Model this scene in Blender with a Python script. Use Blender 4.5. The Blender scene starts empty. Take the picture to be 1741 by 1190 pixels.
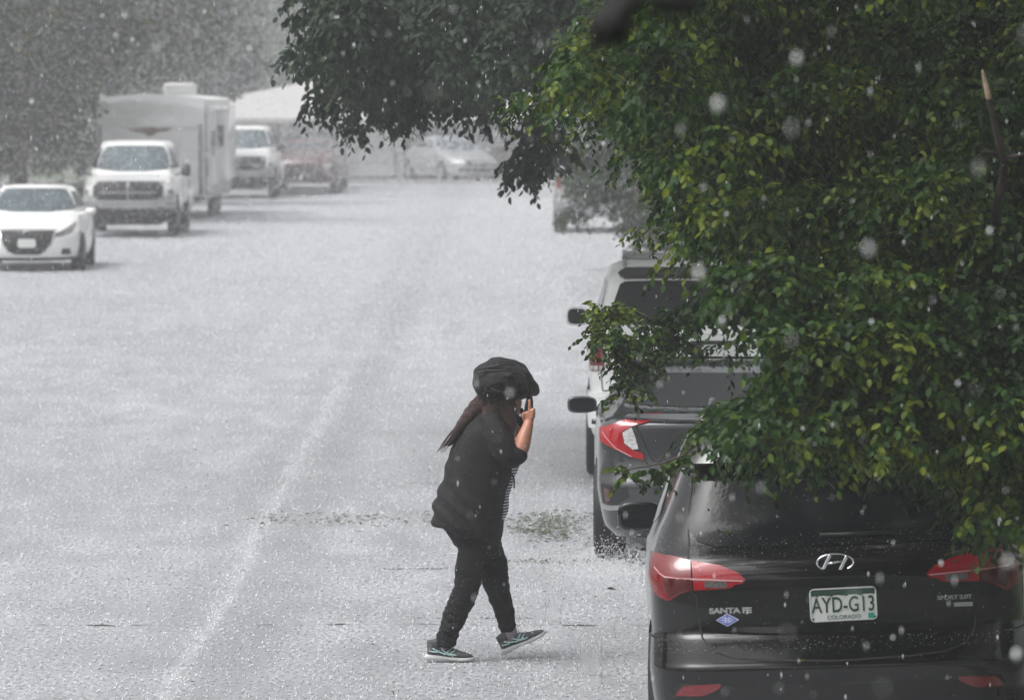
import bpy, bmesh, math, random
import numpy as np
from mathutils import Vector, Matrix, noise
from mathutils.geometry import delaunay_2d_cdt
R = math.radians
S = bpy.context.scene
COL = S.collection
rng = np.random.default_rng(7)
random.seed(7)

# ------------------------------------------------------------------ camera
CAM_H = 3.27
FPX = 9189.0                      # focal length in pixels of a 1741 px wide frame
PITCH = math.atan(462 / FPX)
cd = bpy.data.cameras.new('camera')
cam = bpy.data.objects.new('camera', cd); COL.objects.link(cam)
cam.location = (0, 0, CAM_H); cam.rotation_euler = (math.pi / 2 - PITCH, 0, 0)
cd.sensor_width = 36; cd.lens = FPX / 1741 * 36
cd.clip_start = 0.5; cd.clip_end = 2000
cd.dof.use_dof = True; cd.dof.focus_distance = 29.0; cd.dof.aperture_fstop = 6.3
S.camera = cam
# ------------------------------------------------------------------ world: overcast daylight sky
SUN_EL, SUN_ROT = R(58), R(240)
W = bpy.data.worlds.new('World'); S.world = W; W.use_nodes = True
nt = W.node_tree; bg = nt.nodes['Background']
sky = nt.nodes.new('ShaderNodeTexSky'); sky.sky_type = 'NISHITA'; sky.sun_disc = False
sky.sun_elevation = SUN_EL; sky.sun_rotation = SUN_ROT; sky.air_density = 1.0; sky.dust_density = 6.0; sky.ozone_density = 1.0
hs = nt.nodes.new('ShaderNodeHueSaturation'); hs.inputs['Saturation'].default_value = 0.10
nt.links.new(sky.outputs[0], hs.inputs['Color'])
# overcast: three times brighter overhead than at the horizon
wc = nt.nodes.new('ShaderNodeTexCoord'); ws = nt.nodes.new('ShaderNodeSeparateXYZ'); nt.links.new(wc.outputs['Generated'], ws.inputs[0])
wm = nt.nodes.new('ShaderNodeMapRange'); wm.inputs[3].default_value = .62; wm.inputs[4].default_value = 1.9; nt.links.new(ws.outputs['Z'], wm.inputs[0])
wx = nt.nodes.new('ShaderNodeVectorMath'); wx.operation = 'SCALE'; nt.links.new(hs.outputs[0], wx.inputs[0]); nt.links.new(wm.outputs[0], wx.inputs['Scale'])
nt.links.new(wx.outputs[0], bg.inputs['Color'])
bg.inputs['Strength'].default_value = 0.10
sl = bpy.data.lights.new('sun', 'SUN'); sl.energy = 0.8; sl.angle = R(35); sl.color = (1, 0.97, 0.94)
so = bpy.data.objects.new('sun', sl); COL.objects.link(so)
# the lamp shines from azimuth SUN_ROT of the sky (behind the camera, to the left)
so.rotation_euler = (math.pi / 2 - SUN_EL, 0, math.pi - SUN_ROT)
S.view_settings.view_transform = 'Standard'; S.view_settings.look = 'None'
S.view_settings.exposure = 0.5; S.view_settings.gamma = 1
S.cycles.use_denoising = True
S.cycles.max_bounces = 6; S.cycles.diffuse_bounces = 3; S.cycles.glossy_bounces = 3
S.cycles.transmission_bounces = 4; S.cycles.volume_bounces = 1; S.cycles.transparent_max_bounces = 8
S.cycles.use_adaptive_sampling = True; S.cycles.adaptive_threshold = 0.02

# ------------------------------------------------------------------ helpers
def at(px, py, Y):
    """world point seen at photo pixel (px, py) at distance Y along the street"""
    c, s = math.cos(PITCH), math.sin(PITCH)
    u = (px - 870.5) / FPX; v = (595 - py) / FPX
    d = Vector((u, c + v * s, -s + v * c))
    return Vector((0, 0, CAM_H)) + d * (Y / d.y)

def nd(m, t, **kw):
    n = m.node_tree.nodes.new(t)
    for k, v in kw.items(): setattr(n, k, v)
    return n

def mat(name, col=(.5, .5, .5), rough=.5, metal=0., spec=.5, coat=0., bump=0., bscale=40., var=0., vscale=6., trans=0., aniso=None):
    """principled material with noise in its colour (var) and in its bump"""
    m = bpy.data.materials.new(name); m.use_nodes = True
    L = m.node_tree.links; p = m.node_tree.nodes['Principled BSDF']
    p.inputs['Roughness'].default_value = rough; p.inputs['Metallic'].default_value = metal
    p.inputs['Specular IOR Level'].default_value = spec; p.inputs['Coat Weight'].default_value = coat
    p.inputs['Coat Roughness'].default_value = .05
    p.inputs['Transmission Weight'].default_value = trans
    tc = nd(m, 'ShaderNodeTexCoord'); mp = nd(m, 'ShaderNodeMapping')
    L.new(tc.outputs['Object'], mp.inputs['Vector'])
    if aniso: mp.inputs['Scale'].default_value = aniso
    n1 = nd(m, 'ShaderNodeTexNoise'); n1.inputs['Scale'].default_value = vscale; n1.inputs['Detail'].default_value = 5
    L.new(mp.outputs[0], n1.inputs['Vector'])
    rp = nd(m, 'ShaderNodeValToRGB')
    e = rp.color_ramp.elements
    e[0].position = .3; e[1].position = .7
    e[0].color = [max(0, c * (1 - var)) for c in col] + [1]; e[1].color = [min(1, c * (1 + var)) for c in col] + [1]
    L.new(n1.outputs['Fac'], rp.inputs[0]); L.new(rp.outputs[0], p.inputs['Base Color'])
    if bump:
        n2 = nd(m, 'ShaderNodeTexNoise'); n2.inputs['Scale'].default_value = bscale; n2.inputs['Detail'].default_value = 4
        L.new(mp.outputs[0], n2.inputs['Vector'])
        b = nd(m, 'ShaderNodeBump'); b.inputs['Strength'].default_value = bump; b.inputs['Distance'].default_value = .01
        L.new(n2.outputs['Fac'], b.inputs['Height']); L.new(b.outputs[0], p.inputs['Normal'])
    return m

def tag(o, label=None, cat=None, group=None, kind=None):
    if label: o['label'] = label
    if cat: o['category'] = cat
    if group: o['group'] = group
    if kind: o['kind'] = kind
    return o

def empty(name, loc, rz=0, label=None, cat=None, group=None, ry=0):
    o = bpy.data.objects.new(name, None); COL.objects.link(o)
    o.location = loc; o.rotation_euler = (0, ry, rz); o.empty_display_size = .2
    return tag(o, label, cat, group)

def link(name, me, m=None, parent=None, smooth=True):
    o = bpy.data.objects.new(name, me); COL.objects.link(o)
    if m is not None:
        for k in (m if isinstance(m, (list, tuple)) else [m]): me.materials.append(k)
    if parent is not None: o.parent = parent
    if smooth and len(me.polygons): me.polygons.foreach_set('use_smooth', [True] * len(me.polygons))
    return o

def from_bm(name, bm, m=None, parent=None, smooth=True):
    me = bpy.data.meshes.new(name); bmesh.ops.recalc_face_normals(bm, faces=bm.faces); bm.to_mesh(me); bm.free()
    return link(name, me, m, parent, smooth)

def from_py(name, vs, fs, m=None, parent=None, smooth=True):
    me = bpy.data.meshes.new(name); me.from_pydata([tuple(v) for v in vs], [], fs); me.update()
    return link(name, me, m, parent, smooth)

def np_mesh(name, verts, quads, m=None, parent=None, smooth=False, k=4):
    me = bpy.data.meshes.new(name); nv = len(verts); nf = len(quads)
    me.vertices.add(nv); me.vertices.foreach_set('co', np.asarray(verts, np.float32).ravel())
    me.loops.add(nf * k); me.loops.foreach_set('vertex_index', np.asarray(quads, np.int32).ravel())
    me.polygons.add(nf); me.polygons.foreach_set('loop_start', np.arange(0, nf * k, k, dtype=np.int32))
    me.update(calc_edges=True); me.validate()
    o = link(name, me, m, parent, False)
    if smooth: me.polygons.foreach_set('use_smooth', [True] * nf)
    return o

def box(bm, c, h, bev=0., rot=None):
    v = []
    r = bmesh.ops.create_cube(bm, size=1)
    M = Matrix.Translation(c) @ (rot or Matrix.Identity(4)) @ Matrix.Diagonal((h[0], h[1], h[2], 1))
    bmesh.ops.transform(bm, matrix=M, verts=r['verts'])
    if bev:
        es = list({e for x in r['verts'] for e in x.link_edges})
        bmesh.ops.bevel(bm, geom=es, offset=bev, segments=3, affect='EDGES', profile=.5)

def bx(name, c, h, m, parent=None, bev=0., rot=None):
    bm = bmesh.new(); box(bm, c, h, bev, rot); return from_bm(name, bm, m, parent, bev > 0)

def ringtube(bm, pts, rad, seg=10, cap=True, up=(0, 1, 0), power=1.0):
    """lofted tube through pts with per point radius r or (a, b); b lies along `up`"""
    n = len(pts); P = [Vector(p) for p in pts]; rings = []
    for i in range(n):
        t = (P[min(i + 1, n - 1)] - P[max(i - 1, 0)]).normalized()
        u = Vector(up); u = (u - t * u.dot(t))
        if u.length < 1e-4: u = Vector((1, 0, 0)) - t * t.x
        u.normalize(); w = u.cross(t).normalized()
        a, b = rad[i] if isinstance(rad[i], (tuple, list)) else (rad[i], rad[i])
        ring = []
        for k in range(seg):
            th = 2 * math.pi * k / seg; c, s = math.cos(th), math.sin(th)
            c = math.copysign(abs(c) ** power, c); s = math.copysign(abs(s) ** power, s)
            ring.append(bm.verts.new(P[i] + w * (a * c) + u * (b * s)))
        rings.append(ring)
    for i in range(n - 1):
        for k in range(seg):
            bm.faces.new((rings[i][k], rings[i][(k + 1) % seg], rings[i + 1][(k + 1) % seg], rings[i + 1][k]))
    if cap:
        bm.faces.new(rings[0][::-1]); bm.faces.new(rings[-1])

def spline(pts, sub=4):
    """catmull-rom through rows of numbers"""
    A = [np.array(p, float) for p in pts]; out = []
    for i in range(len(A) - 1):
        p0, p1, p2, p3 = A[max(i - 1, 0)], A[i], A[i + 1], A[min(i + 2, len(A) - 1)]
        for k in range(sub):
            t = k / sub
            out.append(.5 * ((2 * p1) + (p2 - p0) * t + (2 * p0 - 5 * p1 + 4 * p2 - p3) * t * t + (3 * p1 - p0 - 3 * p2 + p3) * t ** 3))
    out.append(A[-1]); return out

def fuse(o, voxel, smooth_it=4, fn=None):
    """voxel-remesh a mesh object into one continuous surface, then smooth it and move its points by fn"""
    md = o.modifiers.new('r', 'REMESH'); md.mode = 'VOXEL'; md.voxel_size = voxel; md.use_smooth_shade = True
    dg = bpy.context.evaluated_depsgraph_get(); dg.update()
    me = bpy.data.meshes.new_from_object(o.evaluated_get(dg)); mats = list(o.data.materials)
    o.modifiers.clear(); o.data = me
    me.materials.clear()
    for x in mats: me.materials.append(x)
    bm = bmesh.new(); bm.from_mesh(me)
    for _ in range(smooth_it): bmesh.ops.smooth_vert(bm, verts=bm.verts, factor=.5, use_axis_x=True, use_axis_y=True, use_axis_z=True)
    if fn:
        bm.normal_update()
        for v in bm.verts: v.co += v.normal * fn(v.co)
    bm.to_mesh(me); bm.free()
    me.polygons.foreach_set('use_smooth', [True] * len(me.polygons)); return o

def text_mesh(name, s, size, m, parent, M, depth=.002, sx=1., bold=0., spacing=1.0):
    cu = bpy.data.curves.new(name, 'FONT'); cu.body = s; cu.size = size; cu.align_x = 'CENTER'; cu.align_y = 'CENTER'
    cu.extrude = depth; cu.offset = bold; cu.space_character = spacing
    t = bpy.data.objects.new(name, cu); COL.objects.link(t)
    dg = bpy.context.evaluated_depsgraph_get(); dg.update()
    me = bpy.data.meshes.new_from_object(t.evaluated_get(dg)); bpy.data.objects.remove(t)
    me.transform(M @ Matrix.Diagonal((sx, 1, 1, 1)))
    me.materials.clear()
    return link(name, me, m, parent, False)
# ------------------------------------------------------------------ materials
M = {}
def wet_road():
    m = bpy.data.materials.new('wet_road'); m.use_nodes = True
    L = m.node_tree.links; p = m.node_tree.nodes['Principled BSDF']
    tc = nd(m, 'ShaderNodeTexCoord'); sp = nd(m, 'ShaderNodeSeparateXYZ'); L.new(tc.outputs['Object'], sp.inputs[0])
    def noise(scale, detail, sc=(1, 1, 1)):
        mp = nd(m, 'ShaderNodeMapping'); mp.inputs['Scale'].default_value = sc; L.new(tc.outputs['Object'], mp.inputs[0])
        n = nd(m, 'ShaderNodeTexNoise'); n.inputs['Scale'].default_value = scale; n.inputs['Detail'].default_value = detail
        L.new(mp.outputs[0], n.inputs['Vector']); return n.outputs['Fac']
    def ma(op, a, b=None, c=None, clamp=False):
        n = nd(m, 'ShaderNodeMath'); n.operation = op; n.use_clamp = clamp
        for i, x in enumerate((a, b, c)):
            if x is None: continue
            if isinstance(x, (int, float)): n.inputs[i].default_value = x
            else: L.new(x, n.inputs[i])
        return n.outputs[0]
    def ramp(x, a, b):
        n = nd(m, 'ShaderNodeMapRange'); n.inputs[1].default_value = a; n.inputs[2].default_value = b; L.new(x, n.inputs[0]); return n.outputs[0]
    fine = noise(40, 5, (1, .34, 1)); mid = noise(2.2, 5, (1, .35, 1)); big = noise(.35, 4, (1, .3, 1))
    # beaten froth: spatter of rain, denser in broad patches
    spat = ramp(fine, .36, .64)
    patch = ramp(mid, .35, .7); broad = ramp(big, .35, .65)
    froth = ma('MULTIPLY', spat, ma('ADD', .5, ma('MULTIPLY', patch, .5)))
    froth = ma('MULTIPLY', froth, ma('ADD', .7, ma('MULTIPLY', broad, .3)))
    # the crown line of the street where the water parts: a pale froth line and a smoother strip beside it
    wob = ma('ADD', ma('MULTIPLY', ma('SUBTRACT', noise(.16, 2, (.01, 1, 1)), .5), .30), ma('MULTIPLY', ma('SUBTRACT', noise(2.5, 3, (.01, 1, 1)), .5), .05))
    dx = ma('ADD', ma('SUBTRACT', sp.outputs['X'], -1.82), wob)
    line = ma('SUBTRACT', 1.0, ramp(ma('ABSOLUTE', dx), .012, .055), clamp=True)
    fade = ma('SUBTRACT', 1.0, ramp(sp.outputs['Y'], 33, 54), clamp=True); line = ma('MULTIPLY', line, fade)
    side = ma('SUBTRACT', 1.0, ramp(ma('ABSOLUTE', ma('SUBTRACT', dx, .27)), .08, .32), clamp=True)
    side2 = ma('SUBTRACT', 1.0, ramp(ma('ABSOLUTE', ma('ADD', dx, .22)), .05, .2), clamp=True)
    froth = ma('MULTIPLY', froth, ma('SUBTRACT', 1.0, ma('MULTIPLY', ma('ADD', side, ma('MULTIPLY', side2, .7)), .42)))
    froth = ma('ADD', froth, ma('MULTIPLY', line, ma('MULTIPLY', ramp(noise(9, 4, (1, .4, 1)), .3, .7), .30)), clamp=True)
    mx = nd(m, 'ShaderNodeMix'); mx.data_type = 'RGBA'
    mx.inputs[6].default_value = (.20, .207, .222, 1); mx.inputs[7].default_value = (.58, .59, .62, 1)
    L.new(froth, mx.inputs[0]); L.new(mx.outputs[2], p.inputs['Base Color'])
    L.new(ma('ADD', .27, ma('MULTIPLY', froth, .30)), p.inputs['Roughness'])
    p.inputs['IOR'].default_value = 1.36
    b = nd(m, 'ShaderNodeBump'); b.inputs['Strength'].default_value = .18; b.inputs['Distance'].default_value = .012
    L.new(ma('ADD', fine, ma('MULTIPLY', noise(70, 3, (1, .5, 1)), .5)), b.inputs['Height']); L.new(b.outputs[0], p.inputs['Normal'])
    return m
M['road'] = wet_road()
M['grass'] = mat('lawn', (.05, .075, .03), .8, var=.5, vscale=3, bump=.8, bscale=30)
M['concrete'] = mat('concrete', (.33, .33, .32), .45, var=.2, vscale=5, bump=.3)
M['black_paint'] = mat('black_paint', (.003, .003, .0035), .15, spec=.3, coat=.55, bump=.012, bscale=25)
M['grey_paint'] = mat('dark_grey_paint', (.05, .052, .057), .25, metal=.55, coat=1., var=.06, bump=.015, bscale=25)
M['white_paint'] = mat('white_paint', (.80, .80, .79), .28, coat=.6, var=.03, bump=.015, bscale=20)
M['pearl_paint'] = mat('pearl_paint', (.82, .83, .82), .3, coat=.6, var=.05, bump=.015, bscale=20)
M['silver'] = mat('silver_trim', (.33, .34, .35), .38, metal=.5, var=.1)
M['red_paint'] = mat('red_paint', (.10, .055, .058), .35, coat=.5, var=.1)
M['navy_paint'] = mat('dark_paint', (.06, .065, .075), .3, coat=.5, var=.1)
M['glass'] = mat('car_glass', (.004, .005, .006), .06, spec=.6, bump=.03, bscale=60)
M['rear_glass'] = mat('rear_glass', (.004, .005, .006), .10, spec=.22, bump=.05, bscale=60)
M['glass_wet'] = mat('wet_car_glass', (.006, .007, .008), .16, spec=.16, bump=.25, bscale=120, var=.4, vscale=50)
M['tint'] = mat('windscreen', (.05, .075, .085), .12, spec=.9, bump=.1, bscale=30, var=.5, vscale=2)
M['rubber'] = mat('rubber', (.012, .012, .013), .6, bump=.2)
M['trim'] = mat('black_plastic', (.011, .011, .012), .45, bump=.15, bscale=200)
M['under'] = mat('underbody', (.008, .008, .008), .9)
M['chrome'] = mat('chrome', (.75, .76, .78), .16, metal=1.)
M['rim'] = mat('alloy_rim', (.35, .36, .37), .3, metal=.9)
M['lamp_red'] = mat('red_lens', (.17, .004, .008), .12, coat=1., var=.25, vscale=60)
M['lamp_bright'] = mat('bright_red_lens', (.32, .006, .012), .12, coat=1., var=.2, vscale=70)
M['lamp_dark'] = mat('dark_red_lens', (.07, .004, .006), .15, coat=1.)
M['lamp_line'] = mat('lens_line', (.55, .28, .29), .2, coat=1.)
M['lamp_clear'] = mat('clear_lens', (.5, .5, .5), .1, coat=1., var=.4, vscale=80)
M['lamp_smoke'] = mat('smoked_lens', (.11, .10, .10), .15, coat=1., var=.4, vscale=80)
M['seam'] = mat('panel_gap', (.003, .003, .003), .7)
M['plate_white'] = mat('plate_white', (.62, .64, .62), .4, var=.04)
M['plate_green'] = mat('plate_green', (.015, .06, .035), .4)
M['plate_tag'] = mat('plate_tag', (.01, .30, .22), .4)
M['sticker'] = mat('sticker_blue', (.11, .16, .50), .4)
M['sticker_edge'] = mat('sticker_edge', (.6, .63, .75), .4)
M['bark'] = mat('bark', (.045, .036, .028), .8, var=.5, vscale=12, bump=1., bscale=40, aniso=(1, 1, .25))
M['fresh_wood'] = mat('torn_wood', (.52, .40, .28), .7, var=.3, vscale=30)

def leafmat(name, c0, c1, c2, trans=.35, rough=.45):
    m = bpy.data.materials.new(name); m.use_nodes = True; L = m.node_tree.links; N = m.node_tree.nodes
    p = N['Principled BSDF']; out = N['Material Output']
    g = nd(m, 'ShaderNodeNewGeometry'); tc = nd(m, 'ShaderNodeTexCoord')
    n = nd(m, 'ShaderNodeTexNoise'); n.inputs['Scale'].default_value = 1.6; n.inputs['Detail'].default_value = 3
    L.new(tc.outputs['Object'], n.inputs['Vector'])
    a = nd(m, 'ShaderNodeMath'); a.operation = 'MULTIPLY_ADD'; a.inputs[1].default_value = .55; L.new(g.outputs['Random Per Island'], a.inputs[0])
    b = nd(m, 'ShaderNodeMath'); b.operation = 'MULTIPLY_ADD'; b.inputs[1].default_value = 1.1; b.inputs[2].default_value = -.3; L.new(n.outputs['Fac'], b.inputs[0])
    L.new(b.outputs[0], a.inputs[2])
    r = nd(m, 'ShaderNodeValToRGB'); e = r.color_ramp.elements
    e[0].position = .15; e[0].color = (*c0, 1); e[1].position = .88; e[1].color = (*c2, 1)
    k = e.new(.62); k.color = (*c1, 1)
    L.new(a.outputs[0], r.inputs[0]); L.new(r.outputs[0], p.inputs['Base Color'])
    p.inputs['Roughness'].default_value = rough; p.inputs['Specular IOR Level'].default_value = .25
    t = nd(m, 'ShaderNodeBsdfTranslucent'); L.new(r.outputs[0], t.inputs['Color'])
    mx = nd(m, 'ShaderNodeMixShader'); mx.inputs[0].default_value = trans
    L.new(p.outputs[0], mx.inputs[1]); L.new(t.outputs[0], mx.inputs[2]); L.new(mx.outputs[0], out.inputs['Surface'])
    return m
M['leaf_maple'] = leafmat('maple_leaf', (.005, .018, .003), (.024, .070, .007), (.16, .20, .014), .25, .5)
M['leaf_ash'] = leafmat('ash_leaf', (.009, .022, .012), (.016, .034, .017), (.035, .060, .026), .2, .55)
M['leaf_far'] = leafmat('far_leaf', (.009, .018, .008), (.024, .040, .010), (.16, .16, .02), .2)
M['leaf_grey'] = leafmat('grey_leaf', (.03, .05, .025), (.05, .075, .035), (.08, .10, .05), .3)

# ------------------------------------------------------------------ setting
def sheet(name, x0, x1, y0, y1, z, m, nx=1, ny=1):
    vs = [(x0 + (x1 - x0) * i / nx, y0 + (y1 - y0) * j / ny, z) for j in range(ny + 1) for i in range(nx + 1)]
    fs = [(j * (nx + 1) + i, j * (nx + 1) + i + 1, (j + 1) * (nx + 1) + i + 1, (j + 1) * (nx + 1) + i) for j in range(ny) for i in range(nx)]
    return tag(from_py(name, vs, fs, m, None, False), kind='structure')
GX, GY0, GY1 = 150, -40, 380
sheet('ground', -GX, GX, GY0, GY1, -.02, M['grass'])
sheet('road', -9.7, 2.75, 8, 160, .0, M['road'])
sheet('cross_street', -60, 60, 160, 167.5, .0, M['road'])
for nm, x0, x1 in (('kerb', -9.85, -9.7), ('kerb', 2.75, 2.9)):
    tag(bx(nm, ((x0 + x1) / 2, 84, .055), (x1 - x0, 152, .15), M['concrete'], None), kind='structure')
for x0, x1 in ((-12.9, -11.5), (4.4, 5.8)):
    tag(bx('pavement', ((x0 + x1) / 2, 84, .03), (x1 - x0, 152, .10), M['concrete'], None), kind='structure')
tag(bx('kerb', (0, 167.62, .05), (110, .16, .14), M['concrete'], None), kind='structure')
sheet('driveway', -8, 1.5, 167.7, 174.5, .004, M['concrete'])

# ------------------------------------------------------------------ vehicles
class Body:
    """car body as a stack of plan sections; rows: z, yr, Wr, Wm, Wf, yf, cr, cf, br, bf (forward is +y)"""
    def __init__(s, rows):
        s.rows = np.array(rows, float); s.n = len(rows); s.cache = {}
        A = s.rows; d = np.diff(A, axis=0); s.m = np.zeros_like(A)
        for i in range(1, s.n - 1):
            a, b = d[i - 1], d[i]
            with np.errstate(divide='ignore', invalid='ignore'):
                h = np.where(a * b > 0, 2 * a * b / (a + b), 0)
            s.m[i] = h
        s.m[0] = d[0]; s.m[-1] = d[-1]
    def row(s, t):
        i = min(max(int(t), 0), s.n - 2); u = t - i; A = s.rows
        h00 = 2 * u ** 3 - 3 * u ** 2 + 1; h10 = u ** 3 - 2 * u ** 2 + u; h01 = -2 * u ** 3 + 3 * u ** 2; h11 = u ** 3 - u ** 2
        return h00 * A[i] + h10 * s.m[i] + h01 * A[i + 1] + h11 * s.m[i + 1]
    def t_of(s, z):
        lo, hi = 0., s.n - 1.
        if z <= s.rows[0, 0]: return 0.
        if z >= s.rows[-1, 0]: return hi
        for _ in range(30):
            mid = (lo + hi) / 2
            if s.row(mid)[0] < z: lo = mid
            else: hi = mid
        return (lo + hi) / 2
    def section(s, t):
        z, yr, Wr, Wm, Wf, yf, cr, cf, br, bf = s.row(t)
        X, Y = [], []
        cr = min(cr, Wr * .8); cf = min(cf, Wf * .8)
        xs = np.linspace(0, Wr - cr, 9); X += list(xs); Y += list(yr + br * (xs / Wr) ** 2)
        p0 = np.array((X[-1], Y[-1])); p1 = np.array((Wr, yr + br)); p2 = np.array((Wr, yr + br + cr * 1.25))
        for k in range(1, 9):
            u = k / 9; q = (1 - u) ** 2 * p0 + 2 * u * (1 - u) * p1 + u * u * p2; X.append(q[0]); Y.append(q[1])
        ya, yb = p2[1], yf - bf - cf * 1.25
        for k in range(0, 25):
            u = k / 24; w = Wm
            if u < .4: q = .5 - .5 * math.cos(math.pi * u / .4); w = Wr + (Wm - Wr) * q
            if u > .6: q = .5 - .5 * math.cos(math.pi * (1 - u) / .4); w = Wf + (Wm - Wf) * q
            X.append(w); Y.append(ya + (yb - ya) * u)
        q0 = np.array((Wf, yb)); q1 = np.array((Wf, yf - bf)); q2 = np.array((Wf - cf, yf - bf * ((Wf - cf) / Wf) ** 2))
        for k in range(1, 10):
            u = k / 9; q = (1 - u) ** 2 * q0 + 2 * u * (1 - u) * q1 + u * u * q2; X.append(q[0]); Y.append(q[1])
        xs = np.linspace(Wf - cf, 0, 9)[1:]; X += list(xs); Y += list(yf - bf * (xs / Wf) ** 2)
        return np.array(X), np.array(Y), z
    def sec_z(s, z):
        k = round(z, 4)
        if k not in s.cache:
            X, Y, _ = s.section(s.t_of(z)); D = np.concatenate([[0], np.cumsum(np.hypot(np.diff(X), np.diff(Y)))])
            s.cache[k] = (X, Y, D)
        return s.cache[k]
    def pt(s, a, z, mode):
        z = float(min(max(z, s.rows[0, 0] + 1e-4), s.rows[-1, 0] - 1e-4))
        X, Y, D = s.sec_z(z); sg = -1 if a < 0 else 1; q = abs(a)
        if mode == 'rear': return Vector((sg * np.interp(q, D, X), np.interp(q, D, Y), z))
        if mode == 'front': d = D[-1] - q; return Vector((sg * np.interp(d, D, X), np.interp(d, D, Y), z))
        side = 1 if mode == 'right' else -1     # side modes: a is y along the car
        Ym = np.maximum.accumulate(Y + np.arange(len(Y)) * 1e-7)
        return Vector((side * np.interp(a, Ym, X), a, z))
    def nrm(s, a, z, mode):
        e = .012
        da = s.pt(a + e, z, mode) - s.pt(a - e, z, mode); dz = s.pt(a, z + e, mode) - s.pt(a, z - e, mode)
        n = da.cross(dz)
        if n.length < 1e-9: return Vector((0, 0, 1))
        n.normalize()
        c = s.pt(a, z, mode)
        ref = {'rear': Vector((c.x * .3, -1, .2)), 'front': Vector((c.x * .3, 1, .2)), 'right': Vector((1, 0, .1)), 'left': Vector((-1, 0, .1))}[mode]
        if mode in ('rear', 'front') and abs(c.x) > .5: ref = Vector((math.copysign(1, c.x), ref.y, .2))
        return n if n.dot(ref) > 0 else -n
    def mesh(s, name, m, parent, sub=5, cuts=(), cut_r=.37, cut_mat=None, cut_w=.26):
        bm = bmesh.new(); rings = []
        N = (s.n - 1) * sub
        for k in range(N + 1):
            X, Y, z = s.section(k / sub)
            ring = [bm.verts.new((x, y, z)) for x, y in zip(X, Y)] + [bm.verts.new((-x, y, z)) for x, y in zip(X[1:-1][::-1], Y[1:-1][::-1])]
            rings.append(ring)
        L = len(rings[0])
        for i in range(N):
            for k in range(L):
                bm.faces.new((rings[i][k], rings[i][(k + 1) % L], rings[i + 1][(k + 1) % L], rings[i + 1][k]))
        bm.faces.new(rings[0][::-1]); bm.faces.new(rings[-1])
        o = from_bm(name, bm, [m, M['under']], parent)
        if cuts:
            bm = bmesh.new()
            for (y, zc) in cuts:
                for sg in (-1, 1):
                    r = bmesh.ops.create_cone(bm, cap_ends=True, segments=40, radius1=cut_r, radius2=cut_r, depth=cut_w * 2)
                    bmesh.ops.transform(bm, matrix=Matrix.Translation((sg * (s.rows[:, 3].max() + .02), y, zc)) @ Matrix.Rotation(math.pi / 2, 4, 'Y'), verts=r['verts'])
            for f in bm.faces: f.material_index = 1
            c = from_bm('cutter', bm, [m, M['under']], parent, False)
            md = o.modifiers.new('b', 'BOOLEAN'); md.object = c; md.solver = 'EXACT'; md.operation = 'DIFFERENCE'
            dg = bpy.context.evaluated_depsgraph_get(); dg.update()
            me = bpy.data.meshes.new_from_object(o.evaluated_get(dg)); o.modifiers.clear(); o.data = me
            bpy.data.objects.remove(c)
            me.name = name
        try:
            o.data.set_sharp_from_angle(angle=R(35))
        except Exception: pass
        return o
    def patch(s, name, poly, mode, m, parent, off=.004, step=.035, mirror=False, label=None):
        """a panel with the given outline, laid over the body surface"""
        if mirror:
            poly = [(-a, z) for a, z in poly][::-1] if mode in ('rear', 'front') else poly
        P = np.array(poly, float); out = []
        n = len(P)
        for i in range(n):
            a, b = P[i], P[(i + 1) % n]; k = max(1, int(np.hypot(*(b - a)) / step))
            for j in range(k): out.append(tuple(a + (b - a) * j / k))
        ar = sum(out[i][0] * out[(i + 1) % len(out)][1] - out[(i + 1) % len(out)][0] * out[i][1] for i in range(len(out)))
        if ar < 0: out = out[::-1]
        lo, hi = P.min(0), P.max(0); pts = [Vector(q) for q in out]; nb = len(pts)
        def inside(x, y):
            c = False; j = nb - 1
            for i in range(nb):
                xi, yi = out[i]; xj, yj = out[j]
                if (yi > y) != (yj > y) and x < (xj - xi) * (y - yi) / (yj - yi) + xi: c = not c
                j = i
            return c
        def near(x, y): return min((x - q[0]) ** 2 + (y - q[1]) ** 2 for q in out) < (step * .45) ** 2
        for x in np.arange(lo[0] + step * .5, hi[0], step):
            for y in np.arange(lo[1] + step * .5, hi[1], step):
                if inside(x, y) and not near(x, y): pts.append(Vector((x, y)))
        vs, es, fs, *_ = delaunay_2d_cdt(pts, [], [list(range(nb))], 1, 1e-6)
        N = len(vs); V = []
        mode2 = {'left': 'right', 'right': 'left'}.get(mode, mode) if mirror else mode
        for v in vs: V.append(s.pt(v.x, v.y, mode2) + s.nrm(v.x, v.y, mode2) * off)
        bv = [i for i in range(N)]
        cnt = {}
        for f in fs:
            for i in range(len(f)):
                e = (f[i], f[(i + 1) % len(f)]); cnt[e] = 1
        bd = [e for e in cnt if (e[1], e[0]) not in cnt]
        low = {}
        for e in bd:
            for i in e:
                if i not in low:
                    low[i] = len(V); V.append(s.pt(vs[i].x, vs[i].y, mode2) - s.nrm(vs[i].x, vs[i].y, mode2) * .006)
        F = [tuple(f) for f in fs] + [(e[1], e[0], low[e[0]], low[e[1]]) for e in bd]
        bm = bmesh.new(); bvs = [bm.verts.new(v) for v in V]
        for f in F:
            try: bm.faces.new([bvs[i] for i in f])
            except ValueError: pass
        me = bpy.data.meshes.new(name); bmesh.ops.recalc_face_normals(bm, faces=bm.faces)
        # make sure the outer faces look outward
        bm.faces.ensure_lookup_table()
        k = 0.
        for f in bm.faces[:len(fs)]:
            v = vs[fs[f.index][0]]; k += f.normal.dot(s.nrm(v.x, v.y, mode2))
        if k < 0: bmesh.ops.reverse_faces(bm, faces=bm.faces)
        bm.to_mesh(me); bm.free()
        o = link(name, me, m, parent)
        try: me.set_sharp_from_angle(angle=R(50))
        except Exception: pass
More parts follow.
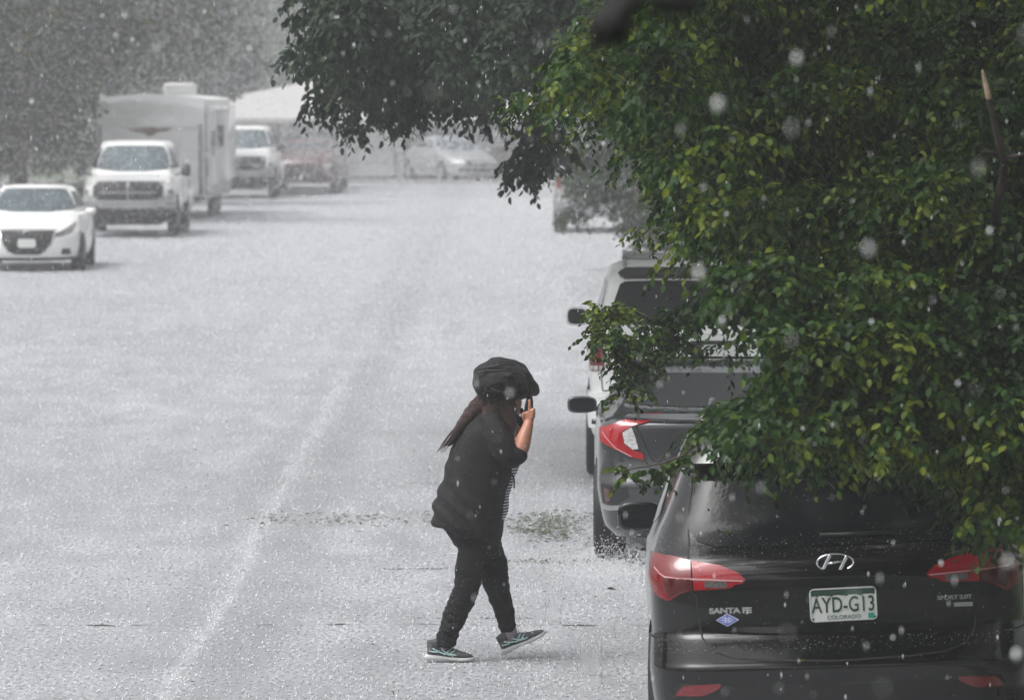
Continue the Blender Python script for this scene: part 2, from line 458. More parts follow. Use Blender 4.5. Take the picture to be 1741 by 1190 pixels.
        if label: o['label'] = label
        return o
    def ribbon(s, name, line, mode, m, parent, w=.007, off=.002, step=.03, close=False, join=None):
        L = [np.array(p, float) for p in line]
        if close: L.append(L[0])
        pts = []
        for a, b in zip(L[:-1], L[1:]):
            k = max(1, int(np.hypot(*(b - a)) / step))
            for j in range(k): pts.append(a + (b - a) * j / k)
        pts.append(L[-1]); V = []; F = []
        for i, p in enumerate(pts):
            t = pts[min(i + 1, len(pts) - 1)] - pts[max(i - 1, 0)]; t = t / (np.hypot(*t) + 1e-9); q = np.array((-t[1], t[0])) * w / 2
            for g in (q, -q):
                V.append(s.pt(p[0] + g[0], p[1] + g[1], mode) + s.nrm(p[0] + g[0], p[1] + g[1], mode) * off)
            if i: F.append((2 * i - 2, 2 * i - 1, 2 * i + 1, 2 * i))
        return V, F
    def seams(s, name, lines, mode, m, parent, w=.007, off=.002):
        for l in lines:
            v, f = s.ribbon(name, l, mode, m, parent, w, off); o = from_py(name, v, f, m, parent)
        return o

def wheel(parent, x, y, r, w, rimr=None):
    sg = 1 if x > 0 else -1; rimr = rimr or r * .66
    def lathe(prof, seg=40):
        V = []; F = []; n = len(prof)
        for k in range(seg):
            a = 2 * math.pi * k / seg
            for (q, rr) in prof: V.append((x + sg * q, y + rr * math.cos(a), r + rr * math.sin(a)))
        for k in range(seg):
            for i in range(n - 1):
                F.append((k * n + i, k * n + i + 1, ((k + 1) % seg) * n + i + 1, ((k + 1) % seg) * n + i))
        return V, F
    V, F = lathe([(-w / 2, rimr * .9), (-w / 2, r * .93), (-w * .4, r * .985), (-w * .2, r), (w * .2, r), (w * .4, r * .985), (w / 2, r * .93), (w / 2 + .004, r * .8), (w * .46, rimr), (w * .38, rimr * .97)])
    o = from_py('wheel', V, F, M['rubber'], parent)
    V, F = lathe([(-w * .4, rimr), (w * .42, rimr), (w * .44, rimr * .96), (w * .3, rimr * .9), (w * .05, rimr * .88)])
    bm = bmesh.new()
    for k in range(5):
        a = 2 * math.pi * k / 5 + .3
        Mx = Matrix.Translation((x + sg * w * .3, y, r)) @ Matrix.Rotation(a, 4, 'X')
        for dd in (-.03, .03):
            q = bmesh.ops.create_cube(bm, size=1); bmesh.ops.transform(bm, matrix=Mx @ Matrix.Translation((0, dd, rimr * .5)) @ Matrix.Diagonal((.03, .03, rimr * .9, 1)), verts=q['verts'])
    q = bmesh.ops.create_cone(bm, cap_ends=True, segments=20, radius1=.06, radius2=.05, depth=.05)
    bmesh.ops.transform(bm, matrix=Matrix.Translation((x + sg * w * .32, y, r)) @ Matrix.Rotation(math.pi / 2, 4, 'Y'), verts=q['verts'])
    q = bmesh.ops.create_cone(bm, cap_ends=True, segments=32, radius1=rimr * .85, radius2=rimr * .85, depth=.01)
    bmesh.ops.transform(bm, matrix=Matrix.Translation((x + sg * w * .02, y, r)) @ Matrix.Rotation(math.pi / 2, 4, 'Y'), verts=q['verts'])
    me = bpy.data.meshes.new('t'); bm.to_mesh(me); bm.free()
    k = len(V); V = list(V) + [tuple(v.co) for v in me.vertices]; F = list(F) + [tuple(i + k for i in p.vertices) for p in me.polygons]
    from_py('rim', V, F, M['rim'], o, False)

def mirror(parent, x, y, z, w, h, m, facing=-1, glassm=None, stub=.12):
    """door mirror: rounded housing, mirror glass on its rear face, short arm. x is the inner end"""
    sg = 1 if x > 0 else -1; bm = bmesh.new(); cx = x + sg * (stub + w / 2)
    rows = []
    for (q, k) in ((-.5, .0), (-.49, .55), (-.42, .85), (-.25, .97), (0, 1.0), (.25, .98), (.4, .84), (.48, .6), (.5, .0)):
        rows.append((q, k))
    seg = 24; rings = []
    for (yy, k) in ((-.055, .90), (-.05, .97), (-.03, 1.0), (.01, .97), (.05, .8), (.075, .5), (.085, .15)):
        ring = []
        for i in range(seg):
            a = 2 * math.pi * i / seg; c, s_ = math.cos(a), math.sin(a)
            px = math.copysign(abs(c) ** .55, c) * w / 2 * k; pz = math.copysign(abs(s_) ** .6, s_) * h / 2 * k
            pz *= 1 - .12 * (px * sg / (w / 2) < 0) * abs(px / (w / 2))
            ring.append(bm.verts.new((cx + px, y + yy * -facing if facing > 0 else y + yy, z + pz)))
        rings.append(ring)
    for a, b in zip(rings[:-1], rings[1:]):
        for i in range(seg): bm.faces.new((a[i], a[(i + 1) % seg], b[(i + 1) % seg], b[i]))
    bm.faces.new(rings[0]); bm.faces.new(rings[-1])
    ringtube(bm, [(x - sg * .04, y + .03, z - h * .38), (x + sg * stub * .6, y + .02, z - h * .30), (cx, y + .01, z - h * .2)], [(.022, .05), (.02, .045), (.02, .04)], 10)
    o = from_bm('wing_mirror', bm, m, parent)
    V = []; yy = -.0565 if facing < 0 else .0565
    for i in range(seg):
        a = 2 * math.pi * i / seg; c, s_ = math.cos(a), math.sin(a)
        V.append((cx + math.copysign(abs(c) ** .55, c) * w / 2 * .84, y + yy, z + math.copysign(abs(s_) ** .6, s_) * h / 2 * .80))
    from_py('mirror_glass', V, [tuple(range(seg))], glassm or M['glass'], o, False)
    return o

def plate(parent, c, w, h, ry=0, rx=0, facing=-1, text=None, sub=None, tagc=True):
    """number plate standing at c, facing -y (or +y)"""
    B = Matrix.Translation(c) @ Matrix.Rotation(ry, 4, 'Y') @ Matrix.Rotation(rx, 4, 'X')
    if facing > 0: B = B @ Matrix.Rotation(math.pi, 4, 'Z')
    bm = bmesh.new(); q = bmesh.ops.create_cube(bm, size=1)
    bmesh.ops.transform(bm, matrix=Matrix.Diagonal((w, .004, h, 1)), verts=q['verts'])
    bmesh.ops.bevel(bm, geom=[e for e in bm.edges if abs((e.verts[0].co - e.verts[1].co).y) > .003], offset=.018, segments=4, affect='EDGES')
    bmesh.ops.transform(bm, matrix=B, verts=bm.verts)
    o = from_bm('number_plate', bm, M['plate_white'], parent, False)
    if text:
        # rim
        bm = bmesh.new(); hw, hh = w / 2 - .004, h / 2 - .004
        pts = []
        for sx, sz in ((1, 1), (-1, 1), (-1, -1), (1, -1)):
            for k in range(5):
                a = {(1, 1): 0, (-1, 1): 90, (-1, -1): 180, (1, -1): 270}[(sx, sz)] + k * 22.5
                pts.append((sx * (hw - .014) + .014 * math.cos(R(a)), -.004, sz * (hh - .014) + .014 * math.sin(R(a))))
        ringtube(bm, pts + [pts[0]], [.0022] * (len(pts) + 1), 6); bmesh.ops.transform(bm, matrix=B, verts=bm.verts)
        from_bm('plate_rim', bm, M['plate_white'], o)
        # green mountains along the top
        top = h / 2 - .008; xs = np.linspace(-w / 2 + .01, w / 2 - .01, 40); r2 = random.Random(3); V = []; F = []
        ys = [top - .012 - .011 * abs(math.sin(x * 46 + 1.2)) - .007 * abs(math.sin(x * 97)) - r2.random() * .003 for x in xs]
        for i, x in enumerate(xs):
            V += [B @ Vector((x, -.0035, top)), B @ Vector((x, -.0035, ys[i]))]
            if i: F.append((2 * i - 2, 2 * i - 1, 2 * i + 1, 2 * i))
        from_py('plate_mountains', V, F, M['plate_green'], o, False)
        Rt = B @ Matrix.Rotation(math.pi / 2, 4, 'X')
        text_mesh('plate_number', text, .098, M['plate_green'], o, Rt @ Matrix.Translation((0, -.004, .0035)), .0008, sx=.70, bold=.0012, spacing=1.04)
        text_mesh('plate_state', 'COLORADO', .026, M['plate_green'], o, Rt @ Matrix.Translation((0, -h / 2 + .018, .0035)), .0006, sx=1.05)
        if tagc:
            V = [B @ Vector(p) for p in ((w / 2 - .042, -.0045, -h / 2 + .008), (w / 2 - .014, -.0045, -h / 2 + .008), (w / 2 - .014, -.0045, -h / 2 + .032), (w / 2 - .042, -.0045, -h / 2 + .032))]
            from_py('plate_sticker', V, [(0, 1, 2, 3)], M['plate_tag'], o, False)
    return o
def conv(b, cx, s, roll=0., hz=133., mode='rear'):
    """photo measurements -> (arc length, height) on the body"""
    def q(px, py, wrap=0.):
        x = (px - cx) / s; z = CAM_H - (py - hz) / s - x * roll
        X, Y, D = b.sec_z(min(max(z, b.rows[0, 0] + .001), b.rows[-1, 0] - .001))
        i = 17; ax = min(abs(x), X[i] - .004)
        a = float(np.interp(ax, X[:i + 1], D[:i + 1])) + wrap
        if mode == 'front': a = float(D[-1] - np.interp(-ax, -X[-18:], D[-18:])) + wrap
        return (math.copysign(a, x), z)
    return q
def sym(b, half, mode='rear'):
    """outline symmetric about the centre line from its left half [(x, z)] listed top to bottom"""
    def f(x, z):
        X, Y, D = b.sec_z(z)
        if mode == 'rear': a = float(np.interp(min(abs(x), X[17] - .003), X[:18], D[:18]))
        else: a = float(D[-1] - np.interp(-min(abs(x), X[-18] - .003), -X[-18:], D[-18:]))
        return a
    L = [(-f(x, z), z) for x, z in half]; return L + [(-a, z) for a, z in L[::-1]]
def xa(b, pts, mode='rear'):
    o = []
    for x, z in pts:
        X, Y, D = b.sec_z(z)
        if mode == 'rear': a = float(np.interp(min(abs(x), X[17] - .003), X[:18], D[:18]))
        else: a = float(D[-1] - np.interp(-min(abs(x), X[-18] - .003), -X[-18:], D[-18:]))
        o.append((math.copysign(a, x), z))
    return o

# ---------- black SUV in the foreground
def black_suv():
    t = empty('parked_suv', (1.67, 24.4 + 2.34, .0), R(-4.0), 'black wet SUV with chrome oval badge and blue diamond sticker on its tailgate', 'car', 'cars parked along the right kerb', ry=R(-2.3))
    b = Body([
        (.24, -2.22, .78, .84, .80, 2.2, .2, .3, .05, .2), (.32, -2.30, .83, .90, .84, 2.3, .22, .4, .07, .25),
        (.45, -2.34, .86, .93, .86, 2.33, .24, .4, .08, .25), (.60, -2.35, .875, .94, .87, 2.35, .25, .4, .09, .25),
        (.64, -2.335, .875, .94, .87, 2.35, .25, .4, .09, .25), (.74, -2.29, .865, .94, .87, 2.34, .24, .4, .08, .25),
        (.78, -2.27, .86, .94, .87, 2.33, .22, .4, .08, .25), (.90, -2.265, .86, .94, .85, 2.28, .2, .4, .08, .25),
        (1.0, -2.26, .86, .94, .83, 2.2, .2, .4, .08, .25), (1.06, -2.24, .855, .93, .81, 2.0, .2, .4, .08, .2),
        (1.11, -2.20, .845, .92, .80, 1.7, .2, .35, .08, .15), (1.15, -2.15, .83, .90, .78, 1.2, .2, .3, .08, .12),
        (1.22, -2.08, .80, .87, .75, 1.02, .18, .25, .08, .12), (1.34, -1.99, .75, .82, .70, .78, .17, .2, .08, .12), (1.46, -1.91, .705, .77, .66, .5, .16, .2, .08, .1),
        (1.56, -1.84, .66, .72, .62, .25, .16, .2, .08, .08), (1.62, -1.75, .62, .68, .58, .05, .18, .2, .08, .08),
        (1.66, -1.55, .55, .61, .52, -.2, .2, .2, .08, .06), (1.68, -1.1, .35, .4, .35, -.5, .15, .15, .05, .05)])
    P = M['black_paint']; b.mesh('body', P, t, cuts=((-1.33, .35), (1.37, .35)), cut_r=.40)
    q = conv(b, 1417, 377, .031)
    # rear window
    win = b.patch('rear_window', sym(b, [(-.30, 1.462), (-.60, 1.452), (-.635, 1.43), (-.655, 1.36), (-.675, 1.27), (-.67, 1.225), (-.63, 1.175), (-.55, 1.150), (-.30, 1.142)]), 'rear', M['rear_glass'], t, .004)
    # spoiler over the window
    b.patch('spoiler', sym(b, [(-.3, 1.585), (-.58, 1.575), (-.625, 1.555), (-.64, 1.475), (-.60, 1.470), (-.3, 1.478)]), 'rear', P, t, .085)
    b.patch('brake_light', sym(b, [(-.17, 1.53), (-.17, 1.515)]), 'rear', M['lamp_dark'], t, .088, step=.05)
    # tail lights: corner piece and tailgate piece
    for mr in (False, True):
        up = [q(1107.5, 953, .10), (q(1107.5, 953)[0], q(1107.5, 953)[1]), q(1140, 956.5), q(1168.5, 962)]
        lo = [q(1170, 1010), q(1149, 1016), q(1134.6, 1026.7), q(1126.6, 1029), q(1116.5, 1019, .04), q(1109, 990, .10)]
        o = b.patch('tail_light', up + lo, 'rear', M['lamp_red'], t, .014, mirror=mr, step=.025)
        b.patch('lens_band', [q(1171, 962.5), q(1217, 968.7), q(1249, 979.6), q(1262.7, 991.7), q(1253, 1001), q(1229, 1006.5), q(1172.5, 1010)], 'rear', M['lamp_bright'], o, .013, mirror=mr, step=.025)
        li = [q(1114, 975, .03), q(1118, 985), q(1126, 989.5), q(1145, 991), q(1200, 992), q(1258, 993.5)]
        if mr: li = [(-a, z) for a, z in li]
        b.seams('lens_line', [li], 'rear', M['lamp_line'], o, .006, .0165)
        b.patch('reversing_light', [q(1192, 994.5), q(1230, 994.5), q(1230, 1005), q(1192, 1005)], 'rear', M['lamp_smoke'], o, .016, mirror=mr, step=.03)
        b.patch('lens_shade', [q(1122, 990), q(1168, 992), q(1168, 1009), q(1149, 1014), q(1130, 1024)], 'rear', M['lamp_dark'], o, .0165, mirror=mr, step=.03)
        b.patch('reflector', [q(1136, 1190), q(1142, 1180), q(1150, 1173), q(1176, 1169.5), q(1215, 1167), q(1212, 1175), q(1196, 1184), q(1180, 1189)], 'rear', M['lamp_red'], t, .006, mirror=mr, step=.03)
    # panel gaps
    c = lambda L: [q(*p) for p in L]
    Lh = [c([(1165, 925), (1164, 962)]), c([(1167, 1012), (1176, 1020), (1181, 1070), (1184, 1090), (1200, 1112), (1235, 1124), (1300, 1127), (1417, 1127)]),
          c([(1173, 830), (1166, 870), (1164, 925)])]
    Lh += [c([(1088, 1095), (1130, 1099)])]
    lines = Lh + [[(-a, z) for a, z in l] for l in Lh]
    b.seams('panel_gap', lines, 'rear', M['seam'], t, .008, .003)
    # plate recess and its edges
    b.patch('plate_recess', sym(b, [(-.30, .965), (-.47, .955), (-.34, .785), (-.30, .778)]), 'rear', P, t, .003, step=.05)
    lip = sym(b, [(-.30, 1.0), (-.46, .985), (-.48, .965), (-.30, .972)])
    b.patch('tailgate_lip', lip, 'rear', P, t, .022, step=.05)
    b.patch('tailgate_fold', sym(b, [(-.30, .79), (-.60, .80), (-.62, .775), (-.30, .757)]), 'rear', P, t, .012, step=.05)
    b.patch('bumper_guard', sym(b, [(-.50, .53), (-.72, .545), (-.80, .50), (-.79, .37), (-.60, .30), (-.3, .28)]), 'rear', M['trim'], t, .003, step=.06)
    pc = b.pt(0, .885, 'rear')
    plate(t, (.03, pc.y - .022, .885), .305, .152, ry=R(-1.0), rx=R(-4), text='AYD-G13')
    bx('plate_holder', (.03, pc.y - .012, .885), (.29, .018, .14), M['trim'], t)
    # oval badge: ring and slanted mark
    bc = b.pt(0, 1.075, 'rear'); y = bc.y - .012
    bm = bmesh.new(); K = 48; pts = [(.083 * math.cos(2 * math.pi * k / K), y, 1.072 + .040 * math.sin(2 * math.pi * k / K)) for k in range(K + 1)]
    ringtube(bm, pts, [(.005, .005)] * (K + 1), 8)
    def ell(x0, x1, n=8):
        return
    # the two curved uprights and the bridge of the slanted letter
    up = [(-.044, 1.040), (-.036, 1.052), (-.026, 1.072), (-.010, 1.102), (-.004, 1.109)]
    ringtube(bm, [(x - .014, y - .003, z) for x, z in up], [(.009, .004)] * 5, 8)
    ringtube(bm, [(-x + .014, y - .003, 2.144 - z) for x, z in up], [(.009, .004)] * 5, 8)
    ringtube(bm, [(-.034, y - .003, 1.068), (-.012, y - .003, 1.070), (.012, y - .003, 1.075), (.034, y - .003, 1.077)], [(.006, .004)] * 4, 8)
    from_bm('badge', bm, M['chrome'], t)
    # lettering
    def on(x, z, dz=.006):
        p = b.pt(x, z, 'rear'); n = b.nrm(x, z, 'rear'); return Matrix.Translation(p + n * dz) @ Matrix.Rotation(math.atan2(n.x, -n.y), 4, 'Z') @ Matrix.Rotation(math.pi / 2 - math.atan2(n.z, math.hypot(n.x, n.y)), 4, 'X')
    text_mesh('lettering', 'SANTA FE', .034, M['chrome'], t, on(-.485, .868), .002, sx=1.35, bold=.0018, spacing=.95)
    text_mesh('lettering', 'SPORT 2.0T', .026, M['chrome'], t, on(.535, .895), .002, sx=1.25, bold=.001, spacing=.95)
    p = b.pt(.575, .865, 'rear'); bx('badge_bar', (p.x, p.y - .004, .862), (.085, .008, .018), M['silver'], t)
    for k, (sz, m_, o_) in enumerate(((1.0, 'sticker_edge', .004), (.88, 'sticker', .0055))):
        p = [(-.50 + .052 * sz, .826), (-.50, .826 + .030 * sz), (-.50 - .052 * sz, .826), (-.50, .826 - .030 * sz)]
        o = b.patch('sticker' if k == 0 else 'sticker_face', xa(b, p), 'rear', M[m_], t if k == 0 else st, o_, step=.02)
        if k == 0: st = o
    b.seams('sticker_marks', [xa(b, [(-.53, .826), (-.47, .826)]), xa(b, [(-.52, .834), (-.48, .834)]), xa(b, [(-.52, .818), (-.48, .818)]), xa(b, [(-.508, .842), (-.508, .812)]), xa(b, [(-.492, .842), (-.492, .812)])], 'rear', M['sticker_edge'], st, .003, .0065)
    # side glass, sill trim, handles
    for md in ('left', 'right'):
        b.patch('side_window', [(-1.25, 1.24), (-1.1, 1.19), (.75, 1.17), (.1, 1.52), (-.95, 1.53)], md, M['glass'], t, .003, step=.09)
        b.patch('sill_trim', [(-.92, .26), (.92, .26), (.92, .42), (-.92, .42)], md, M['trim'], t, .006, step=.1)
        b.seams('panel_gap', [[(-.75, .42), (-.75, 1.18)], [(.15, .42), (.15, 1.18)], [(1.05, .42), (1.0, 1.15)]], md, M['seam'], t, .008, .003)
        for y0 in (-.62, .32):
            o = b.patch('door_handle', [(y0, .985), (y0 + .18, .985), (y0 + .18, 1.015), (y0, 1.015)], md, M['chrome'], t, .028, step=.05)
    b.patch('windscreen', sym(b, [(-.5, 1.60), (-.56, 1.58), (-.72, 1.2), (-.70, 1.18), (-.3, 1.17)], 'front'), 'front', M['glass'], t, .003, step=.08)
    for sx in (-1, 1):
        mirror(t, sx * .89, .62, 1.09, .225, .15, M['black_paint'], -1, M['glass_wet'], stub=.02)
        for y0 in (-1.33, 1.37): wheel(t, sx * .785, y0, .355, .235)
        bm = bmesh.new(); ringtube(bm, [(sx * .60, -1.4, 1.655), (sx * .61, -1.2, 1.70), (sx * .61, .0, 1.70), (sx * .60, .2, 1.66)], [.015] * 4, 8); from_bm('roof_rail', bm, M['silver'], t)
    bm = bmesh.new(); box(bm, (.10, b.pt(.1, 1.19, 'rear').y - .022, 1.19), (.34, .012, .016)); from_bm('rear_wiper', bm, M['trim'], t)
    box_bm = bmesh.new(); box(box_bm, (0, -1.9, .30), (1.3, .5, .16), .03); from_bm('underbody', box_bm, M['under'], t)
    r = np.random.default_rng(8); n = 2600; Rm = Matrix.Rotation(t.rotation_euler.z, 4, 'Z') @ Matrix.Rotation(t.rotation_euler.y, 4, 'Y'); Wm = Matrix.Translation(t.location) @ Rm
    pos, siz = [], []
    for _ in range(n):
        a = r.uniform(-.95, .85); z = r.choice([r.uniform(.3, 1.5), r.uniform(1.1, 1.2), r.uniform(.68, .74), r.uniform(1.4, 1.6)]); off = .005
        p = Wm @ (b.pt(a, z, 'rear') + b.nrm(a, z, 'rear') * off); pos.append(tuple(p)); siz.append(.0007 + .0016 * r.random() ** 3)
    OCc = np.array([(1, 0, 0), (-1, 0, 0), (0, 1, 0), (0, -1, 0), (0, 0, 1), (0, 0, -1)], float); OFf = np.array([(0, 2, 4), (2, 1, 4), (1, 3, 4), (3, 0, 4), (2, 0, 5), (1, 2, 5), (3, 1, 5), (0, 3, 5)])
    V = np.array(pos)[:, None, :] + OCc[None] * np.array(siz)[:, None, None]; Q = (np.arange(n)[:, None, None] * 6 + OFf[None]).reshape(-1, 3)
    tag(np_mesh('water_drops', V.reshape(-1, 3), Q, mat('bead', (.45, .46, .48), .15, spec=.8), None, True, 3), 'water beads sitting all over the tail of the black SUV', 'water drops', kind='stuff')
    V, F = [], []
    for px, py, sz in ((1218, 915, .02), (1392, 893, .014), (1371, 845, .016), (1330, 930, .014), (1355, 1127, .014), (1200, 880, .012), (1230, 917, .018), (1500, 870, .014), (1290, 860, .012)):
        a, z = q(px, py); n0 = b.nrm(a, z, 'rear'); c0 = b.pt(a, z, 'rear') + n0 * .007; an = r.uniform(0, 3); k = len(V)
        for (u_, v_) in ((-1, 0), (0, .4), (1, 0), (0, -.4)):
            V.append(Wm @ (c0 + Vector((math.cos(an), 0, math.sin(an))) * u_ * sz + Vector((-math.sin(an), 0, math.cos(an))) * v_ * sz - Vector((0, .002, 0)) * abs(v_)))
        F.append((k, k + 1, k + 2, k + 3))
    tag(from_py('wet_leaves', V, F, M['leaf_maple'], None, False), 'a few small green leaf scraps stuck on the tail of the black SUV', 'fallen leaves', kind='stuff')
    return t
black_suv()

# ---------- dark grey sedan
def grey_sedan():
    t = empty('parked_sedan', (1.49, 35.9 + 2.3, 0), R(-1.5), 'dark grey sedan with C-shaped red tail light, leaves washed onto its roof', 'car', 'cars parked along the right kerb')
    b = Body([
        (.20, -2.15, .76, .82, .78, 2.15, .2, .3, .06, .25), (.28, -2.25, .82, .87, .82, 2.28, .22, .4, .08, .3), (.42, -2.30, .85, .90, .84, 2.31, .24, .4, .1, .3),
        (.54, -2.31, .865, .90, .84, 2.31, .24, .4, .1, .3), (.62, -2.28, .865, .90, .84, 2.30, .24, .4, .1, .3), (.72, -2.25, .865, .90, .82, 2.25, .22, .4, .1, .3),
        (.86, -2.24, .86, .895, .80, 2.05, .2, .4, .1, .25), (.95, -2.235, .84, .885, .78, 1.6, .2, .35, .1, .2), (.985, -2.20, .81, .87, .76, 1.35, .2, .35, .1, .15),
        (1.005, -2.05, .77, .85, .75, 1.1, .22, .3, .08, .12), (1.04, -1.80, .73, .82, .74, .95, .22, .3, .08, .1), (1.10, -1.62, .70, .78, .71, .78, .2, .25, .08, .1),
        (1.18, -1.33, .65, .73, .67, .45, .18, .2, .08, .1), (1.25, -1.08, .61, .68, .62, .15, .18, .2, .08, .1), (1.295, -.86, .57, .63, .57, -.02, .18, .2, .07, .08), (1.315, -.5, .42, .47, .43, -.2, .16, .2, .05, .06)])
    P = M['grey_paint']; b.mesh('body', P, t, cuts=((-1.33, .32), (1.37, .32)), cut_r=.365)
    q = conv(b, 1228, 256)
    for mr in (False, True):
        C = [q(1023.5, 733, .12), q(1026, 729), q(1061.7, 717.4), q(1088, 712), q(1117, 711), q(1112, 716), q(1090, 722), q(1066, 728), q(1050, 738), q(1053, 757), q(1068, 768), q(1085, 773), q(1087.5, 784), q(1066, 780), q(1037, 766), q(1027, 754, .08)]
        o = b.patch('tail_light', C, 'rear', M['lamp_bright'], t, .014, mirror=mr, step=.025)
        b.patch('reversing_light', [q(1051, 738.5), q(1066, 729), q(1072, 745), q(1078, 766), q(1068, 767), q(1054, 756.5)], 'rear', M['lamp_clear'], o, .012, mirror=mr, step=.025)
        ed = [q(1025, 738, .05), q(1029, 753, .0), q(1040, 765), q(1066, 779)]
        if mr: ed = [(-a, z) for a, z in ed]
        b.seams('lens_line', [ed], 'rear', M['lamp_line'], o, .007, .016)
        b.patch('reflector', [q(1020, 833), q(1029, 836), q(1030, 855), q(1022, 858)], 'rear', M['lamp_dark'], t, .006, mirror=mr, step=.03)
        b.patch('bumper_vent', [q(1018, 826, .05), q(1060, 832), q(1062, 848), q(1040, 862), q(1020, 860, .03)], 'rear', M['trim'], t, .004, mirror=mr, step=.04)
        b.patch('vent_trim', [q(1017, 863, .02), q(1030, 864), q(1062, 861), q(1062, 868), q(1028, 872), q(1020, 870, .02)], 'rear', M['silver'], t, .012, mirror=mr, step=.04)
    c = lambda L: [q(*p) for p in L]
    Lh = [c([(1064, 728), (1088, 784), (1098, 800), (1112, 812), (1160, 815), (1228, 815)]), c([(1072, 722), (1100, 783), (1113, 790)]), c([(1119, 774), (1130, 768), (1150, 759), (1165, 757), (1228, 757)]), c([(1113, 790), (1121, 776)])]
    b.seams('panel_gap', Lh + [[(-a, z) for a, z in l] for l in Lh], 'rear', M['seam'], t, .009, .003)
    b.patch('spoiler_lip', sym(b, [(-.3, .998), (-.66, .995), (-.68, .982), (-.3, .972)]), 'rear', P, t, .03, step=.04)
    b.patch('rear_window', sym(b, [(-.3, 1.245), (-.52, 1.242), (-.61, 1.20), (-.70, 1.10), (-.68, 1.065), (-.3, 1.052)]), 'rear', M['glass_wet'], t, .004, step=.06)
    b.patch('lower_bumper', sym(b, [(-.3, .40), (-.60, .41), (-.72, .36), (-.66, .25), (-.3, .23)]), 'rear', M['trim'], t, .004, step=.07)
    for k in (-.45, .45): bx('exhaust_tip', (k, -2.25, .28), (.10, .12, .06), M['chrome'], t, .015)
    for md in ('left', 'right'):
        b.patch('side_window', [(-1.45, 1.09), (.85, 1.07), (.2, 1.24), (-.95, 1.255)], md, M['glass'], t, .003, step=.09)
        b.patch('sill_trim', [(-.92, .22), (.92, .22), (.92, .32), (-.92, .32)], md, M['trim'], t, .006, step=.1)
        b.seams('panel_gap', [[(-.70, .35), (-.70, 1.06)], [(.25, .35), (.25, 1.06)], [(1.1, .35), (1.05, .95)]], md, M['seam'], t, .008, .003)
        for y0 in (-.60, .38): b.patch('door_handle', [(y0, .86), (y0 + .16, .86), (y0 + .16, .885), (y0, .885)], md, M['grey_paint'], t, .026, step=.05)
    b.patch('windscreen', sym(b, [(-.4, 1.26), (-.50, 1.25), (-.68, 1.08), (-.3, 1.06)], 'front'), 'front', M['glass'], t, .003, step=.08)
    for sx in (-1, 1):
        mirror(t, sx * .815, .72, .92, .215, .125, P, -1, M['glass_wet'], stub=.08)
        for y0 in (-1.33, 1.37): wheel(t, sx * .785, y0, .325, .215)
    bm = bmesh.new(); q2 = bmesh.ops.create_cone(bm, cap_ends=True, segments=10, radius1=.05, radius2=.008, depth=.09)
    bmesh.ops.transform(bm, matrix=Matrix.Translation((0, -.72, 1.33)) @ Matrix.Diagonal((.35, 1.2, 1, 1)), verts=q2['verts']); from_bm('roof_antenna', bm, P, t)
    # wet leaves plastered on the roof and the rear shelf
    V, F = [], []
    r = random.Random(5)
    def scatter(n, fx, fy, zf, s0):
        for _ in range(n):
            x, y = fx(), fy(); z = zf(x, y); a = r.random() * 6.28; s_ = s0 * (.6 + r.random())
            k = len(V)
            for (u, v) in ((-1, 0), (0, .45), (1, 0), (0, -.45)):
                V.append((x + s_ * (u * math.cos(a) - v * math.sin(a)), y + s_ * (u * math.sin(a) + v * math.cos(a)), z + r.random() * .02))
            F.append((k, k + 1, k + 2, k + 3))
    scatter(70, lambda: r.gauss(-.30, .07), lambda: r.gauss(-.78, .04), lambda x, y: 1.305, .026)
    scatter(50, lambda: r.gauss(-.08, .10), lambda: r.gauss(-.82, .05), lambda x, y: 1.302, .024)
    scatter(90, lambda: r.uniform(-.5, .5), lambda: r.gauss(-.8, .07), lambda x, y: 1.30, .015)
    scatter(80, lambda: r.uniform(-.65, .6), lambda: r.gauss(-1.85, .06), lambda x, y: 1.045, .016)
    o = from_py('wet_leaves', V, F, M['leaf_ash'], None, False); o.location = t.location
    tag(o, 'wet fallen leaves stuck to the roof and rear shelf of the dark grey sedan', 'fallen leaves', kind='stuff')
    return t

